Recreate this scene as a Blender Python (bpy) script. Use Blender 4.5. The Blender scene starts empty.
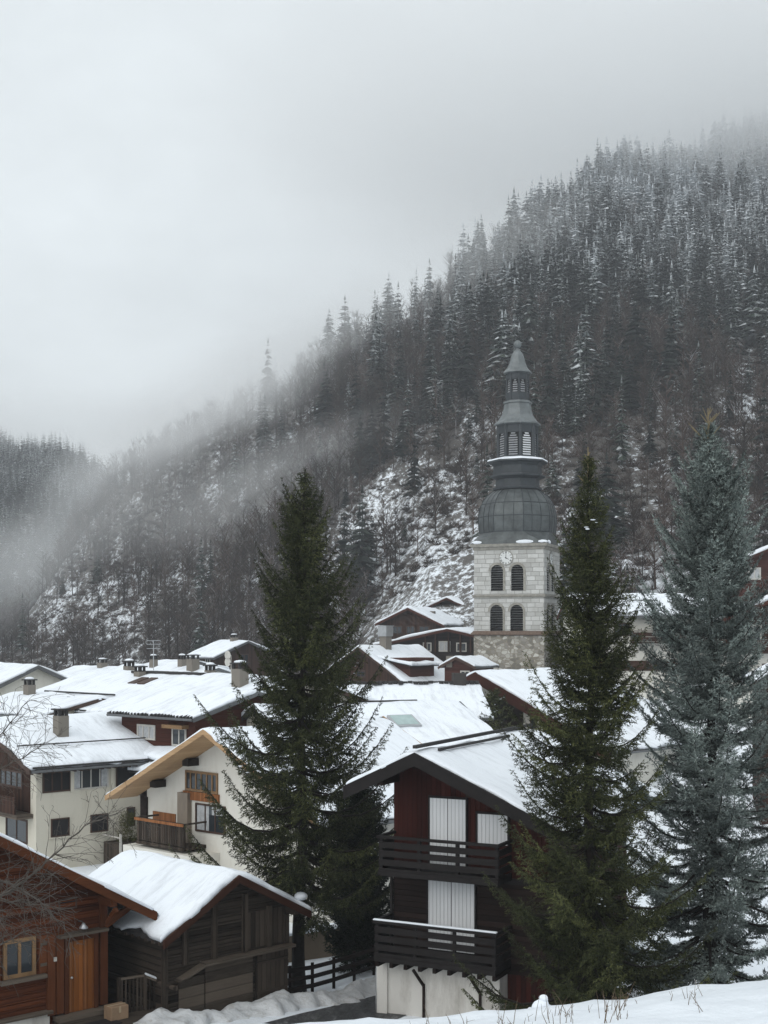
MIST, TREES, FOREST = True, True, True
import bpy, math, random
import numpy as np
from mathutils import Vector, Matrix
random.seed(7); RNG = np.random.default_rng(11)
scene = bpy.context.scene
COL = scene.collection
F, HOR = 1300.0, 630.0          # focal length and horizon row of a 768 x 1024 picture

def at(px, py, Y):
    return Vector(((px-384)/F*Y, Y, (HOR-py)/F*Y))

# ------------------------------------------------------------------ scene graph helpers
def tag(o, label=None, cat=None, group=None, kind=None):
    for k, v in (('label', label), ('category', cat), ('group', group), ('kind', kind)):
        if v: o[k] = v
    return o

def thing(name, label, cat, loc=(0, 0, 0), rz=0.0, group=None):
    o = bpy.data.objects.new(name, None); COL.objects.link(o)
    o.location = loc; o.rotation_euler = (0, 0, rz); o.empty_display_size = 0.3
    return tag(o, label, cat, group)

def np_mesh(name, V, Fc, mats, midx=None, smooth=False):
    """V (n,3), Fc (m,k) array of equal-size faces"""
    V = np.asarray(V, dtype=np.float32); Fc = np.asarray(Fc, dtype=np.int32)
    me = bpy.data.meshes.new(name)
    m, k = Fc.shape
    me.vertices.add(len(V)); me.vertices.foreach_set('co', V.ravel())
    me.loops.add(m*k); me.loops.foreach_set('vertex_index', Fc.ravel())
    me.polygons.add(m)
    me.polygons.foreach_set('loop_start', np.arange(0, m*k, k, dtype=np.int32))
    me.polygons.foreach_set('loop_total', np.full(m, k, dtype=np.int32))
    for t in mats: me.materials.append(t)
    if midx is not None: me.polygons.foreach_set('material_index', np.asarray(midx, dtype=np.int32))
    if smooth: me.polygons.foreach_set('use_smooth', np.ones(m, dtype=bool))
    me.update(calc_edges=True); me.validate()
    return me

def link(name, me, parent=None):
    o = bpy.data.objects.new(name, me); COL.objects.link(o)
    if parent is not None: o.parent = parent
    return o

class MB:
    """collects shapes into one mesh"""
    def __init__(s): s.v = []; s.f = []; s.cuts = []
    def add(s, vs, fs):
        s.cuts.append((len(s.v), len(s.f))); b = len(s.v); s.v += [tuple(v) for v in vs]; s.f += [tuple(i+b for i in f) for f in fs]; return s
    def box(s, x0, x1, y0, y1, z0, z1):
        return s.add([(x0,y0,z0),(x1,y0,z0),(x1,y1,z0),(x0,y1,z0),(x0,y0,z1),(x1,y0,z1),(x1,y1,z1),(x0,y1,z1)],
                     [(3,2,1,0),(4,5,6,7),(0,1,5,4),(1,2,6,5),(2,3,7,6),(3,0,4,7)])
    def bar(s, a, b, w, h, up=(0,0,1)):
        a, b = Vector(a), Vector(b); d = (b-a).normalized(); r = d.cross(Vector(up))
        if r.length < 1e-5: r = Vector((1,0,0))
        r.normalize(); u = r.cross(d); r *= w/2; u *= h/2
        return s.add([a-r-u, a+r-u, a+r+u, a-r+u, b-r-u, b+r-u, b+r+u, b-r+u],
                     [(0,1,2,3),(7,6,5,4),(4,5,1,0),(5,6,2,1),(6,7,3,2),(7,4,0,3)])
    def prism(s, poly, axis, a0, a1):
        """poly of (p,q); axis 'y': (p,a,q)  axis 'x': (a,p,q)  axis 'z': (p,q,a)"""
        n = len(poly)
        f = {'y': lambda p,q,a:(p,a,q), 'x': lambda p,q,a:(a,p,q), 'z': lambda p,q,a:(p,q,a)}[axis]
        vs = [f(p,q,a0) for p,q in poly]+[f(p,q,a1) for p,q in poly]
        fs = [tuple(range(n)), tuple(range(2*n-1, n-1, -1))]+[(i, i+n, (i+1)%n+n, (i+1)%n) for i in range(n)]
        return s.add(vs, fs)
    def tube(s, pts, rad, n=6):
        pts = [Vector(p) for p in pts]; m = len(pts)
        if not hasattr(rad, '__len__'): rad = [rad]*m
        vs = []; fs = []
        ref = Vector((0.31,0.17,0.93))
        for i, p in enumerate(pts):
            d = (pts[min(i+1,m-1)]-pts[max(i-1,0)]).normalized()
            r = d.cross(ref)
            if r.length < 1e-3: r = d.cross(Vector((1,0,0)))
            r.normalize(); u = r.cross(d)
            for k in range(n):
                a = 2*math.pi*k/n
                vs.append(p + (r*math.cos(a)+u*math.sin(a))*rad[i])
        for i in range(m-1):
            for k in range(n):
                fs.append((i*n+k, i*n+(k+1)%n, (i+1)*n+(k+1)%n, (i+1)*n+k))
        fs.append(tuple(range(n-1,-1,-1))); fs.append(tuple((m-1)*n+k for k in range(n)))
        return s.add(vs, fs)
    def loft(s, rings, cap=True):
        n = len(rings[0]); vs = [p for r in rings for p in r]; fs = []
        for i in range(len(rings)-1):
            for k in range(n):
                fs.append((i*n+k, i*n+(k+1)%n, (i+1)*n+(k+1)%n, (i+1)*n+k))
        if cap:
            fs.append(tuple(range(n-1,-1,-1))); fs.append(tuple((len(rings)-1)*n+k for k in range(n)))
        return s.add(vs, fs)
    def ball(s, c, rx, ry=None, rz=None, n=10, m=6):
        ry = ry or rx; rz = rz or rx; rings = []
        for i in range(m+1):
            t = math.pi*(0.04+0.92*i/m)
            rings.append([(c[0]+rx*math.sin(t)*math.cos(2*math.pi*k/n), c[1]+ry*math.sin(t)*math.sin(2*math.pi*k/n), c[2]-rz*math.cos(t)) for k in range(n)])
        return s.loft(rings)
    def each(s, name, mat, parent=None, smooth=False, bevel=0):
        """one object per shape"""
        ends = s.cuts[1:]+[(len(s.v), len(s.f))]; o = None
        for (v0, f0), (v1, f1) in zip(s.cuts, ends):
            q = MB(); q.v = s.v[v0:v1]; q.f = [tuple(i-v0 for i in f) for f in s.f[f0:f1]]; o = q.build(name, mat, parent, smooth, bevel)
        return o
    def build(s, name, mat, parent=None, smooth=False, bevel=0):
        me = bpy.data.meshes.new(name); me.from_pydata(s.v, [], s.f)
        for m_ in (mat if isinstance(mat, (list, tuple)) else [mat]): me.materials.append(m_)
        if smooth: me.polygons.foreach_set('use_smooth', np.ones(len(me.polygons), dtype=bool))
        me.update()
        o = link(name, me, parent)
        if bevel:
            b = o.modifiers.new('bevel', 'BEVEL'); b.width = bevel; b.segments = 1; b.limit_method = 'ANGLE'
        return o

# smooth numpy noise: a sum of sines with random directions
def make_noise(seed, octaves=5, n=7):
    r = np.random.default_rng(seed); terms = []
    for o in range(octaves):
        for i in range(n):
            a = r.uniform(0, 2*np.pi); k = 2**o*r.uniform(0.7, 1.4)
            terms.append((k*np.cos(a), k*np.sin(a), r.uniform(0, 6.28), 0.55**o))
    s = math.sqrt(sum(t[3]**2 for t in terms)/2)
    def f(x, y):
        x = np.asarray(x, dtype=float); y = np.asarray(y, dtype=float); z = np.zeros(np.broadcast(x, y).shape)
        for kx, ky, p, a in terms: z = z+a*np.sin(kx*x+ky*y+p)
        return z/s
    return f
N1, N2, N3 = make_noise(1), make_noise(2), make_noise(3)
def sstep(a, b, x):
    t = np.clip((np.asarray(x, dtype=float)-a)/(b-a), 0, 1); return t*t*(3-2*t)

# ------------------------------------------------------------------ materials
def mat(name):
    m = bpy.data.materials.new(name); m.use_nodes = True
    nt = m.node_tree; b = nt.nodes['Principled BSDF']
    return m, nt, b
def nd(nt, t, **kw):
    n = nt.nodes.new(t)
    for k, v in kw.items():
        if k in n.inputs: n.inputs[k].default_value = v
        else: setattr(n, k, v)
    return n
def ramp(nt, fac, stops, interp='LINEAR'):
    r = nt.nodes.new('ShaderNodeValToRGB'); r.color_ramp.interpolation = interp
    e = r.color_ramp.elements
    while len(e) < len(stops): e.new(0.5)
    for el, (p, c) in zip(e, stops): el.position = p; el.color = (*c, 1) if len(c) == 3 else c
    nt.links.new(fac, r.inputs[0]); return r
def math_(nt, op, a, b=None, clamp=False):
    n = nt.nodes.new('ShaderNodeMath'); n.operation = op; n.use_clamp = clamp
    for i, v in enumerate((a, b)):
        if v is None: continue
        if isinstance(v, (int, float)): n.inputs[i].default_value = v
        else: nt.links.new(v, n.inputs[i])
    return n.outputs[0]
def mix(nt, fac, a, b, blend='MIX'):
    n = nt.nodes.new('ShaderNodeMix'); n.data_type = 'RGBA'; n.blend_type = blend
    for s, v in ((n.inputs[0], fac), (n.inputs[6], a), (n.inputs[7], b)):
        if isinstance(v, (int, float)): s.default_value = v
        elif isinstance(v, tuple): s.default_value = (*v, 1) if len(v) == 3 else v
        else: nt.links.new(v, s)
    return n.outputs[2]
def bump(nt, b, h, strength=0.4, dist=0.02):
    n = nt.nodes.new('ShaderNodeBump'); n.inputs['Strength'].default_value = strength; n.inputs['Distance'].default_value = dist
    nt.links.new(h, n.inputs['Height']); nt.links.new(n.outputs[0], b.inputs['Normal'])
def coord(nt, which='Object'):
    return nt.nodes.new('ShaderNodeTexCoord').outputs[which]
def noise(nt, vec, scale, detail=4, rough=0.6):
    n = nd(nt, 'ShaderNodeTexNoise', Scale=scale, Detail=detail, Roughness=rough)
    if vec is not None: nt.links.new(vec, n.inputs['Vector'])
    return n.outputs['Fac']
def mapping(nt, vec, scale=(1,1,1), rot=(0,0,0)):
    n = nt.nodes.new('ShaderNodeMapping'); n.inputs['Scale'].default_value = scale; n.inputs['Rotation'].default_value = rot
    nt.links.new(vec, n.inputs['Vector']); return n.outputs[0]

def m_snow(name='snow', dirt=0.0, tint=(0.83,0.868,0.915), bscale=1.0):
    m, nt, b = mat(name); c = coord(nt)
    n1 = noise(nt, c, 1.3*bscale, 3); n2 = noise(nt, c, 9*bscale, 5, 0.65)
    col = ramp(nt, n1, [(0.3, tuple(v*0.95 for v in tint)), (0.7, tint)]).outputs[0]
    if dirt:
        n3 = noise(nt, c, 3.1, 6, 0.7)
        k = ramp(nt, n3, [(0.52, (0,0,0)), (0.75, (dirt,)*3)]).outputs[0]
        col = mix(nt, k, col, (0.28,0.25,0.21))
    nt.links.new(col, b.inputs['Base Color']); b.inputs['Roughness'].default_value = 0.62
    b.inputs['Specular IOR Level'].default_value = 0.25
    h = math_(nt, 'ADD', math_(nt, 'MULTIPLY', n1, 3.0), n2)
    bump(nt, b, h, 0.5, 0.06)
    return m

def m_roofsnow():
    m, nt, b = mat('roof_snow'); c = coord(nt)
    n1 = noise(nt, c, 0.55, 4, 0.6); n2 = noise(nt, c, 5.0, 5, 0.65); st = noise(nt, mapping(nt, c, (0.5, 2.6, 0.5)), 1.2, 5, 0.7)
    thin = ramp(nt, math_(nt, 'ADD', math_(nt, 'MULTIPLY', st, 0.65), math_(nt, 'MULTIPLY', n1, 0.45)), [(0.55, (0,0,0)), (0.78, (0.75,)*3)]).outputs[0]
    col = mix(nt, thin, (0.83,0.866,0.912), (0.48,0.50,0.53))
    nt.links.new(col, b.inputs['Base Color']); b.inputs['Roughness'].default_value = 0.65; b.inputs['Specular IOR Level'].default_value = 0.2
    bump(nt, b, math_(nt, 'ADD', math_(nt, 'ADD', math_(nt, 'MULTIPLY', n1, 2.0), math_(nt, 'MULTIPLY', st, 1.2)), n2), 0.5, 0.06)
    return m
def m_wood(name, c1, c2, along='h', board=0.16, seam=0.35, rough=0.75, warp=1.0, spread=0.5):
    """boards: along 'h' lie level, 'v' stand upright"""
    m, nt, b = mat(name); c = coord(nt)
    sep = nt.nodes.new('ShaderNodeSeparateXYZ'); nt.links.new(c, sep.inputs[0])
    hor = math_(nt, 'ADD', sep.outputs[0], sep.outputs[1])
    across = sep.outputs[2] if along == 'h' else hor
    lngth = hor if along == 'h' else sep.outputs[2]
    idx = math_(nt, 'DIVIDE', across, board)
    fl = math_(nt, 'FLOOR', idx); fr = math_(nt, 'FRACT', idx)
    wn = nt.nodes.new('ShaderNodeTexWhiteNoise'); wn.noise_dimensions = '1D'; nt.links.new(fl, wn.inputs['W'])
    cmb = nt.nodes.new('ShaderNodeCombineXYZ')
    nt.links.new(math_(nt, 'MULTIPLY', lngth, 1.2*warp), cmb.inputs[0]); nt.links.new(math_(nt, 'MULTIPLY', across, 26.0), cmb.inputs[1])
    nt.links.new(math_(nt, 'MULTIPLY', wn.outputs['Value'], 9.0), cmb.inputs[2])
    g = noise(nt, cmb.outputs[0], 1.0, 5, 0.7)
    big = noise(nt, c, 0.8, 4, 0.6)
    t = math_(nt, 'ADD', math_(nt, 'MULTIPLY', wn.outputs['Value'], spread), math_(nt, 'ADD', math_(nt, 'MULTIPLY', g, 0.55), math_(nt, 'MULTIPLY', big, 0.5)))
    col = ramp(nt, t, [(0.35, c1), (1.05, c2)]).outputs[0]
    e = math_(nt, 'MINIMUM', fr, math_(nt, 'SUBTRACT', 1.0, fr))
    sm = ramp(nt, e, [(0.0, (1-seam,)*3), (0.09, (1,1,1))]).outputs[0]
    col = mix(nt, 1.0, col, sm, 'MULTIPLY')
    nt.links.new(col, b.inputs['Base Color']); b.inputs['Roughness'].default_value = rough
    b.inputs['Specular IOR Level'].default_value = 0.10
    hh = math_(nt, 'ADD', ramp(nt, e, [(0.0, (0,0,0)), (0.12, (1,1,1))]).outputs[0], math_(nt, 'MULTIPLY', g, 0.5))
    bump(nt, b, hh, 0.6, 0.02)
    return m

def m_plain(name, c, rough=0.7, var=0.25, scale=3.0, metal=0.0, bumpd=0.006, spec=0.3):
    m, nt, b = mat(name); co = coord(nt)
    n = noise(nt, co, scale, 6, 0.65)
    col = ramp(nt, n, [(0.3, tuple(v*(1-var) for v in c)), (0.7, tuple(min(v*(1+var*0.5), 1) for v in c))]).outputs[0]
    nt.links.new(col, b.inputs['Base Color']); b.inputs['Roughness'].default_value = rough; b.inputs['Metallic'].default_value = metal
    b.inputs['Specular IOR Level'].default_value = spec
    if bumpd: bump(nt, b, noise(nt, co, scale*8, 4), 0.5, bumpd)
    return m

def m_plaster(name, c, stain=(0.25,0.22,0.18), amt=0.5):
    m, nt, b = mat(name); co = coord(nt)
    n = noise(nt, mapping(nt, co, (1.2,1.2,0.35)), 1.1, 7, 0.7)
    k = ramp(nt, n, [(0.5, (0,0,0)), (0.8, (amt,)*3)]).outputs[0]
    f = noise(nt, co, 14, 4)
    col = mix(nt, k, mix(nt, math_(nt, 'MULTIPLY', f, 0.25), c, tuple(v*0.8 for v in c)), stain)
    nt.links.new(col, b.inputs['Base Color']); b.inputs['Roughness'].default_value = 0.9
    b.inputs['Specular IOR Level'].default_value = 0.1
    bump(nt, b, f, 0.5, 0.015)
    return m

def m_glass(name='window_glass', c=(0.025,0.03,0.035)):
    m, nt, b = mat(name); b.inputs['Base Color'].default_value = (*c, 1)
    b.inputs['Roughness'].default_value = 0.06; b.inputs['Specular IOR Level'].default_value = 0.5
    return m

def m_leaf(name, c1, c2, snow_amt=0.0, snowline=None, rough=0.6, nscale=0.8, tone=None):
    m, nt, b = mat(name)
    geo = nt.nodes.new('ShaderNodeNewGeometry')
    n = noise(nt, geo.outputs['Position'], nscale, 3, 0.6)
    t = math_(nt, 'ADD', math_(nt, 'MULTIPLY', geo.outputs['Random Per Island'], 0.5), math_(nt, 'MULTIPLY', n, 0.6))
    col = ramp(nt, t, [(0.25, c1), (0.85, c2)]).outputs[0]
    if snow_amt or tone:
        at_ = nt.nodes.new('ShaderNodeAttribute'); at_.attribute_name = 'tone'; oi = nt.nodes.new('ShaderNodeObjectInfo')
        tv = math_(nt, 'ADD', at_.outputs['Fac'], math_(nt, 'MULTIPLY', oi.outputs['Random'], 0.999)); tv = math_(nt, 'FRACT', tv)
        col = mix(nt, 1.0, col, ramp(nt, tv, [(0.0, (0.42,0.42,0.42)), (0.6, (1.0,1.0,1.0)), (1.0, tone)]).outputs[0], 'MULTIPLY')
    if snow_amt:
        sep = nt.nodes.new('ShaderNodeSeparateXYZ'); nt.links.new(geo.outputs['Position'], sep.inputs[0])
        lo, hi = snowline
        mr = nd(nt, 'ShaderNodeMapRange'); mr.inputs[1].default_value = lo; mr.inputs[2].default_value = hi
        mr.inputs[3].default_value = 0.10; mr.inputs[4].default_value = snow_amt
        nt.links.new(sep.outputs[2], mr.inputs[0])
        r = noise(nt, geo.outputs['Position'], 0.55, 4, 0.7)
        thr = math_(nt, 'SUBTRACT', 1.0, mr.outputs[0])
        v = math_(nt, 'ADD', math_(nt, 'MULTIPLY', r, 0.45), math_(nt, 'ADD', math_(nt, 'MULTIPLY', geo.outputs['Random Per Island'], 0.45), math_(nt, 'MULTIPLY', tv, 0.4)))
        k = math_(nt, 'MULTIPLY', math_(nt, 'SUBTRACT', v, thr), 3.5, True)
        col = mix(nt, k, col, (0.66,0.69,0.72))
    nt.links.new(col, b.inputs['Base Color']); b.inputs['Roughness'].default_value = rough
    b.inputs['Specular IOR Level'].default_value = 0.08
    return m

SNOW = m_snow(); SNOW_ROOF = m_roofsnow(); SNOW_DIRTY = m_snow('ploughed_snow', dirt=0.85, tint=(0.60,0.61,0.62), bscale=2.0)
RED_LOG = m_wood('red_brown_logs', (0.024,0.0070,0.0036), (0.100,0.030,0.0115), 'h', 0.19, 0.5)
RED_TRIM = m_wood('orange_brown_boards', (0.048,0.015,0.0065), (0.135,0.046,0.017), 'h', 3.0, 0.0)
RED_POST = m_wood('red_brown_posts', (0.042,0.013,0.006), (0.12,0.04,0.015), 'v', 3.0, 0.0)
REDFASCIA = m_wood('red_brown_rake', (0.030,0.010,0.007), (0.07,0.024,0.016), 'h', 5.0, 0.0)
DOORWOOD = m_wood('honey_door_boards', (0.11,0.038,0.010), (0.25,0.088,0.023), 'v', 0.14, 0.4)
OLD_LOG = m_wood('weathered_dark_logs', (0.008,0.0065,0.0055), (0.056,0.044,0.035), 'h', 0.21, 0.6, 0.85, 1.6, 0.6)
OLD_BOARD = m_wood('weathered_grey_boards', (0.009,0.007,0.0056), (0.072,0.056,0.044), 'v', 0.17, 0.55, 0.85, 1.5, 0.6)
OLD_LIGHT = m_wood('bleached_planks', (0.024,0.019,0.015), (0.13,0.104,0.082), 'h', 0.3, 0.4, 0.85, 1.5)
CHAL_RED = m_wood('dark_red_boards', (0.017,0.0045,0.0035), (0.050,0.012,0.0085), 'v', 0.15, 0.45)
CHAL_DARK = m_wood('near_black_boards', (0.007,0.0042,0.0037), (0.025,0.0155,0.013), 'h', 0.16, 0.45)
CHAL_TRIM = m_plain('charcoal_paint', (0.017,0.0145,0.014), 0.6, 0.3, 4, 0, 0.006, 0.12)
WHITE_BOARD = m_wood('white_painted_boards', (0.62,0.63,0.64), (0.80,0.81,0.82), 'v', 0.115, 0.4, 0.55, 1.0, 0.12)
BROWN = m_wood('brown_boards', (0.018,0.009,0.0065), (0.06,0.03,0.02), 'v', 0.2, 0.4)
REDBROWN = m_wood('red_brown_fascia', (0.030,0.010,0.007), (0.07,0.024,0.016), 'h', 0.25, 0.3)
NEWWOOD = m_wood('pale_new_boards', (0.33,0.205,0.11), (0.50,0.335,0.19), 'h', 0.14, 0.18, 0.65, 1.0, 0.3)
ORANGEWOOD = m_wood('orange_balcony_boards', (0.16,0.06,0.022), (0.30,0.125,0.05), 'v', 0.13, 0.45)
CREAM = m_plaster('cream_render', (0.58,0.545,0.46), (0.33,0.29,0.22), 0.5)
WHITEWALL = m_plaster('white_render', (0.68,0.66,0.60), (0.42,0.38,0.31), 0.45)
DIRTYWALL = m_plaster('stained_render', (0.62,0.60,0.56), (0.16,0.13,0.10), 0.75)
TILE = m_plain('dark_roof_tiles', (0.035,0.033,0.033), 0.75, 0.4, 5)
GUTTER = m_plain('grey_gutter', (0.13,0.135,0.14), 0.45, 0.2, 3, 0.4)
CHIMNEY = m_plaster('chimney_render', (0.20,0.18,0.155), (0.09,0.08,0.07), 0.6)
FRAME_W = m_plain('pale_window_frame', (0.50,0.48,0.44), 0.6, 0.2)
FRAME_B = m_plain('brown_window_frame', (0.06,0.032,0.022), 0.6, 0.3)
FRAME_O = m_plain('worn_oak_frame', (0.22,0.13,0.062), 0.7, 0.3)
GLASS = m_glass(); CURTAIN = m_plain('net_curtain', (0.42,0.43,0.44), 0.8, 0.3, 6)
DARKIN = m_plain('dark_slats_and_shade', (0.014,0.013,0.014), 0.8, 0.3)
IRON = m_plain('dark_iron', (0.02,0.02,0.022), 0.5, 0.2)
STEEL = m_plain('pale_metal', (0.42,0.43,0.44), 0.35, 0.15, 3, 0.5)
CARD = m_plain('cardboard', (0.30,0.20,0.125), 0.8, 0.2)
def m_road():
    m, nt, b = mat('wet_asphalt'); c = coord(nt)
    n = noise(nt, mapping(nt, c, (2.2, 0.7, 1), (0, 0, -0.55)), 0.9, 6, 0.72); f = noise(nt, c, 16, 4)
    k = ramp(nt, n, [(0.54, (0,0,0)), (0.70, (0.8,)*3)]).outputs[0]
    nt.links.new(mix(nt, k, mix(nt, f, (0.022,0.023,0.025), (0.05,0.05,0.052)), (0.30,0.30,0.30)), b.inputs['Base Color'])
    nt.links.new(ramp(nt, n, [(0.35, (0.3,)*3), (0.6, (0.75,)*3)]).outputs[0], b.inputs['Roughness']); b.inputs['Specular IOR Level'].default_value = 0.35
    bump(nt, b, math_(nt, 'ADD', math_(nt, 'MULTIPLY', n, 2.0), f), 0.5, 0.02); return m
ASPHALT = m_road()
BARN_TRIM = m_wood('barn_rake', (0.022,0.0095,0.0065), (0.052,0.022,0.014), 'h', 5.0, 0.0)
BARK = m_plain('dark_bark', (0.022,0.017,0.014), 0.9, 0.5, 7, 0, 0.03)
TWIG = m_plain('pale_twig_bark', (0.085,0.073,0.062), 0.85, 0.4, 9, 0, 0.002)
# ------------------------------------------------------------------ camera, sky, sun
cam = bpy.data.cameras.new('camera'); cam_o = bpy.data.objects.new('camera', cam); COL.objects.link(cam_o)
cam.sensor_fit = 'VERTICAL'; cam.sensor_height = 36; cam.sensor_width = 27
cam.lens = F/1024*36; cam.shift_y = (HOR-512)/1024
cam.clip_start = 0.1; cam.clip_end = 6000
cam_o.rotation_euler = (math.radians(90), 0, 0); scene.camera = cam_o
SUN_EL, SUN_AZ = math.radians(36), math.radians(215)      # azimuth clockwise from +Y
w = bpy.data.worlds.new('World'); scene.world = w; w.use_nodes = True
nt = w.node_tree; nt.nodes.clear()
out = nt.nodes.new('ShaderNodeOutputWorld'); bg = nt.nodes.new('ShaderNodeBackground')
sky = nt.nodes.new('ShaderNodeTexSky'); sky.sky_type = 'NISHITA'; sky.sun_disc = False
sky.sun_elevation = SUN_EL; sky.sun_rotation = SUN_AZ; sky.dust_density = 3; sky.air_density = 1.2
hsv = nd(nt, 'ShaderNodeHueSaturation', Saturation=0.5); nt.links.new(sky.outputs[0], hsv.inputs['Color'])
tc = nt.nodes.new('ShaderNodeTexCoord'); sep = nt.nodes.new('ShaderNodeSeparateXYZ'); nt.links.new(tc.outputs['Generated'], sep.inputs[0])
el = math_(nt, 'MAXIMUM', sep.outputs[2], 0.0)
# overcast: brighter towards the zenith, soft cloud layers
cl = noise(nt, mapping(nt, tc.outputs['Generated'], (2.2, 2.2, 4.5)), 1.7, 5, 0.55)
clm = nd(nt, 'ShaderNodeMapRange'); clm.inputs[1].default_value = 0.3; clm.inputs[2].default_value = 0.7; clm.inputs[3].default_value = 0.89; clm.inputs[4].default_value = 1.11
nt.links.new(cl, clm.inputs[0])
lum = math_(nt, 'MULTIPLY', math_(nt, 'ADD', 5.6, math_(nt, 'MULTIPLY', el, 2.7)), clm.outputs[0])
lc = nt.nodes.new('ShaderNodeCombineColor')
nt.links.new(math_(nt, 'MULTIPLY', lum, 0.935), lc.inputs[0]); nt.links.new(math_(nt, 'MULTIPLY', lum, 1.0), lc.inputs[1]); nt.links.new(math_(nt, 'MULTIPLY', lum, 1.03), lc.inputs[2])
nt.links.new(mix(nt, 0.9, hsv.outputs[0], lc.outputs[0]), bg.inputs['Color'])
bg.inputs['Strength'].default_value = 0.135
nt.links.new(bg.outputs[0], out.inputs['Surface'])
sd = bpy.data.lights.new('sun', 'SUN'); so = bpy.data.objects.new('sun', sd); COL.objects.link(so)
sd.energy = 0.9; sd.angle = math.radians(60); sd.color = (1.0, 0.97, 0.93)
dirv = Vector((math.sin(SUN_AZ)*math.cos(SUN_EL), math.cos(SUN_AZ)*math.cos(SUN_EL), math.sin(SUN_EL)))
so.rotation_euler = dirv.to_track_quat('Z', 'Y').to_euler()
scene.view_settings.view_transform = 'Standard'; scene.view_settings.look = 'None'
scene.view_settings.exposure = 0.05; scene.view_settings.gamma = 1.0
scene.render.engine = 'CYCLES'
cy = scene.cycles
cy.use_denoising = True; cy.denoiser = 'OPENIMAGEDENOISE'; cy.denoising_input_passes = 'RGB_ALBEDO_NORMAL'
cy.max_bounces = 9; cy.diffuse_bounces = 3; cy.glossy_bounces = 2; cy.transmission_bounces = 2; cy.volume_bounces = 8; cy.transparent_max_bounces = 8
cy.volume_step_rate = 1.5; cy.volume_max_steps = 48; cy.caustics_reflective = False; cy.caustics_refractive = False
cy.sample_clamp_indirect = 4

# ------------------------------------------------------------------ the lie of the land
#      column  foot  crest  crest row
TAB = np.array([(-400, 420, 520, 668), (-100, 400, 450, 662), (0, 350, 430, 640), (40, 325, 440, 590), (75, 312, 455, 532), (110, 300, 470, 487), (200, 270, 470, 418),
    (260, 240, 470, 380), (340, 195, 475, 336), (430, 140, 495, 296), (530, 128, 560, 224), (600, 115, 640, 190), (680, 105, 700, 172), (768, 100, 740, 160),
    (1000, 90, 760, 125), (1500, 80, 780, 100)], dtype=float)
FAR = np.array([(-400, 300), (-200, 380), (-60, 428), (0, 442), (45, 447), (80, 462), (110, 488), (150, 540), (200, 600), (260, 640), (1500, 640)], dtype=float)
def floor_z(x, y):
    f = np.interp(y, [-50, 34, 37, 41.5, 50, 70, 90, 1e4], [-10.6, -10.6, -10.9, -11.6, -12.0, -12.35, -12.5, -12.5])
    return f+6.5*sstep(11, 30, x)*sstep(48, 105, y)
def knoll_z(x, y):
    x = np.clip(x, -14, 40)
    near = -7.74+0.095*x+0.0012*x*x+(26-y)*0.205
    return np.where(y <= 26, near, near-(y-26)*0.42+0.0*y)
def ground(x, y):
    x = np.asarray(x, dtype=float); y = np.asarray(y, dtype=float)
    f = floor_z(x, y); k = knoll_z(x, y)+0.07*N1(x*0.6, y*0.6)+0.03*N2(x*2.2, y*2.2)
    d = k-f; z = np.where(y < 60, np.where(d > 0.6, k, np.where(d < -0.6, f, f+(d+0.6)**2/2.4)), f)
    Y = np.maximum(y, 1.0); px = np.clip(384+1300*x/Y, -400, 1500)
    yb, yc, pc = (np.interp(px, TAB[:, 0], TAB[:, i]) for i in (1, 2, 3))
    zc = (HOR-pc)/F*yc
    wv = (Y-yb)/(yc-yb)
    h = np.where(wv <= 1, (zc-f)*np.clip(wv, 0, 1)**1.3, (zc-f)-np.clip(wv-1, 0, 5)*(yc-yb)*0.22)
    amp = sstep(0.05, 0.5, wv)*sstep(0, 40, zc+12)
    h = h+amp*(5.0*N1(x/70, y/70)+2.0*N3(x/22, y/22))
    far = (HOR-np.interp(px, FAR[:, 0], FAR[:, 1]))/F*1000
    wf = (Y-640)/360
    hf = np.where(wf <= 1, (far-f)*np.clip(wf, 0, 1)**1.15, (far-f)-np.clip(wf-1, 0, 3)*360*0.3)+sstep(0.1, 0.6, wf)*7*N2(x/90, y/90)
    return z+np.where(y > 60, np.maximum(np.maximum(h, hf), 0), 0)
def G(x, y): return float(ground(x, y))
def grow(a, end, st, r):
    out_ = []
    while a < end: a += st; st *= r; out_.append(a)
    return out_
ys = [-60, -45, -32, -22, -14, -8, -3]+list(np.arange(0, 14, 1.0))+list(np.arange(14, 42, 0.3))+list(np.arange(42, 66, 0.8)); ys += grow(ys[-1], 1500, 1.0, 1.022)
xr = list(np.arange(0, 14, 0.3)); xr += grow(xr[-1], 1500, 0.4, 1.07)
xs = np.array([-v for v in xr[:0:-1]]+xr); ys = np.array(ys)
X, Yg = np.meshgrid(xs, ys); Z = ground(X, Yg)
ny, nx = X.shape; ii = np.arange(ny*nx).reshape(ny, nx)
quads = np.stack([ii[:-1, :-1], ii[:-1, 1:], ii[1:, 1:], ii[1:, :-1]], -1).reshape(-1, 4)
m, nt, b = mat('snowy_ground')
geo = nt.nodes.new('ShaderNodeNewGeometry'); P = geo.outputs['Position']
sp = nt.nodes.new('ShaderNodeSeparateXYZ'); nt.links.new(P, sp.inputs[0])
na = noise(nt, mapping(nt, P, (1, 0.45, 0.45)), 0.11, 6, 0.7); nb = noise(nt, mapping(nt, P, (1, 0.5, 0.8)), 1.0, 4, 0.75); nc = noise(nt, P, 0.9, 5, 0.65)
hill = nd(nt, 'ShaderNodeMapRange'); hill.inputs[1].default_value = 125; hill.inputs[2].default_value = 190; nt.links.new(sp.outputs[1], hill.inputs[0])
v = math_(nt, 'ADD', math_(nt, 'MULTIPLY', na, 0.6), math_(nt, 'MULTIPLY', nb, 0.8))
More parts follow.
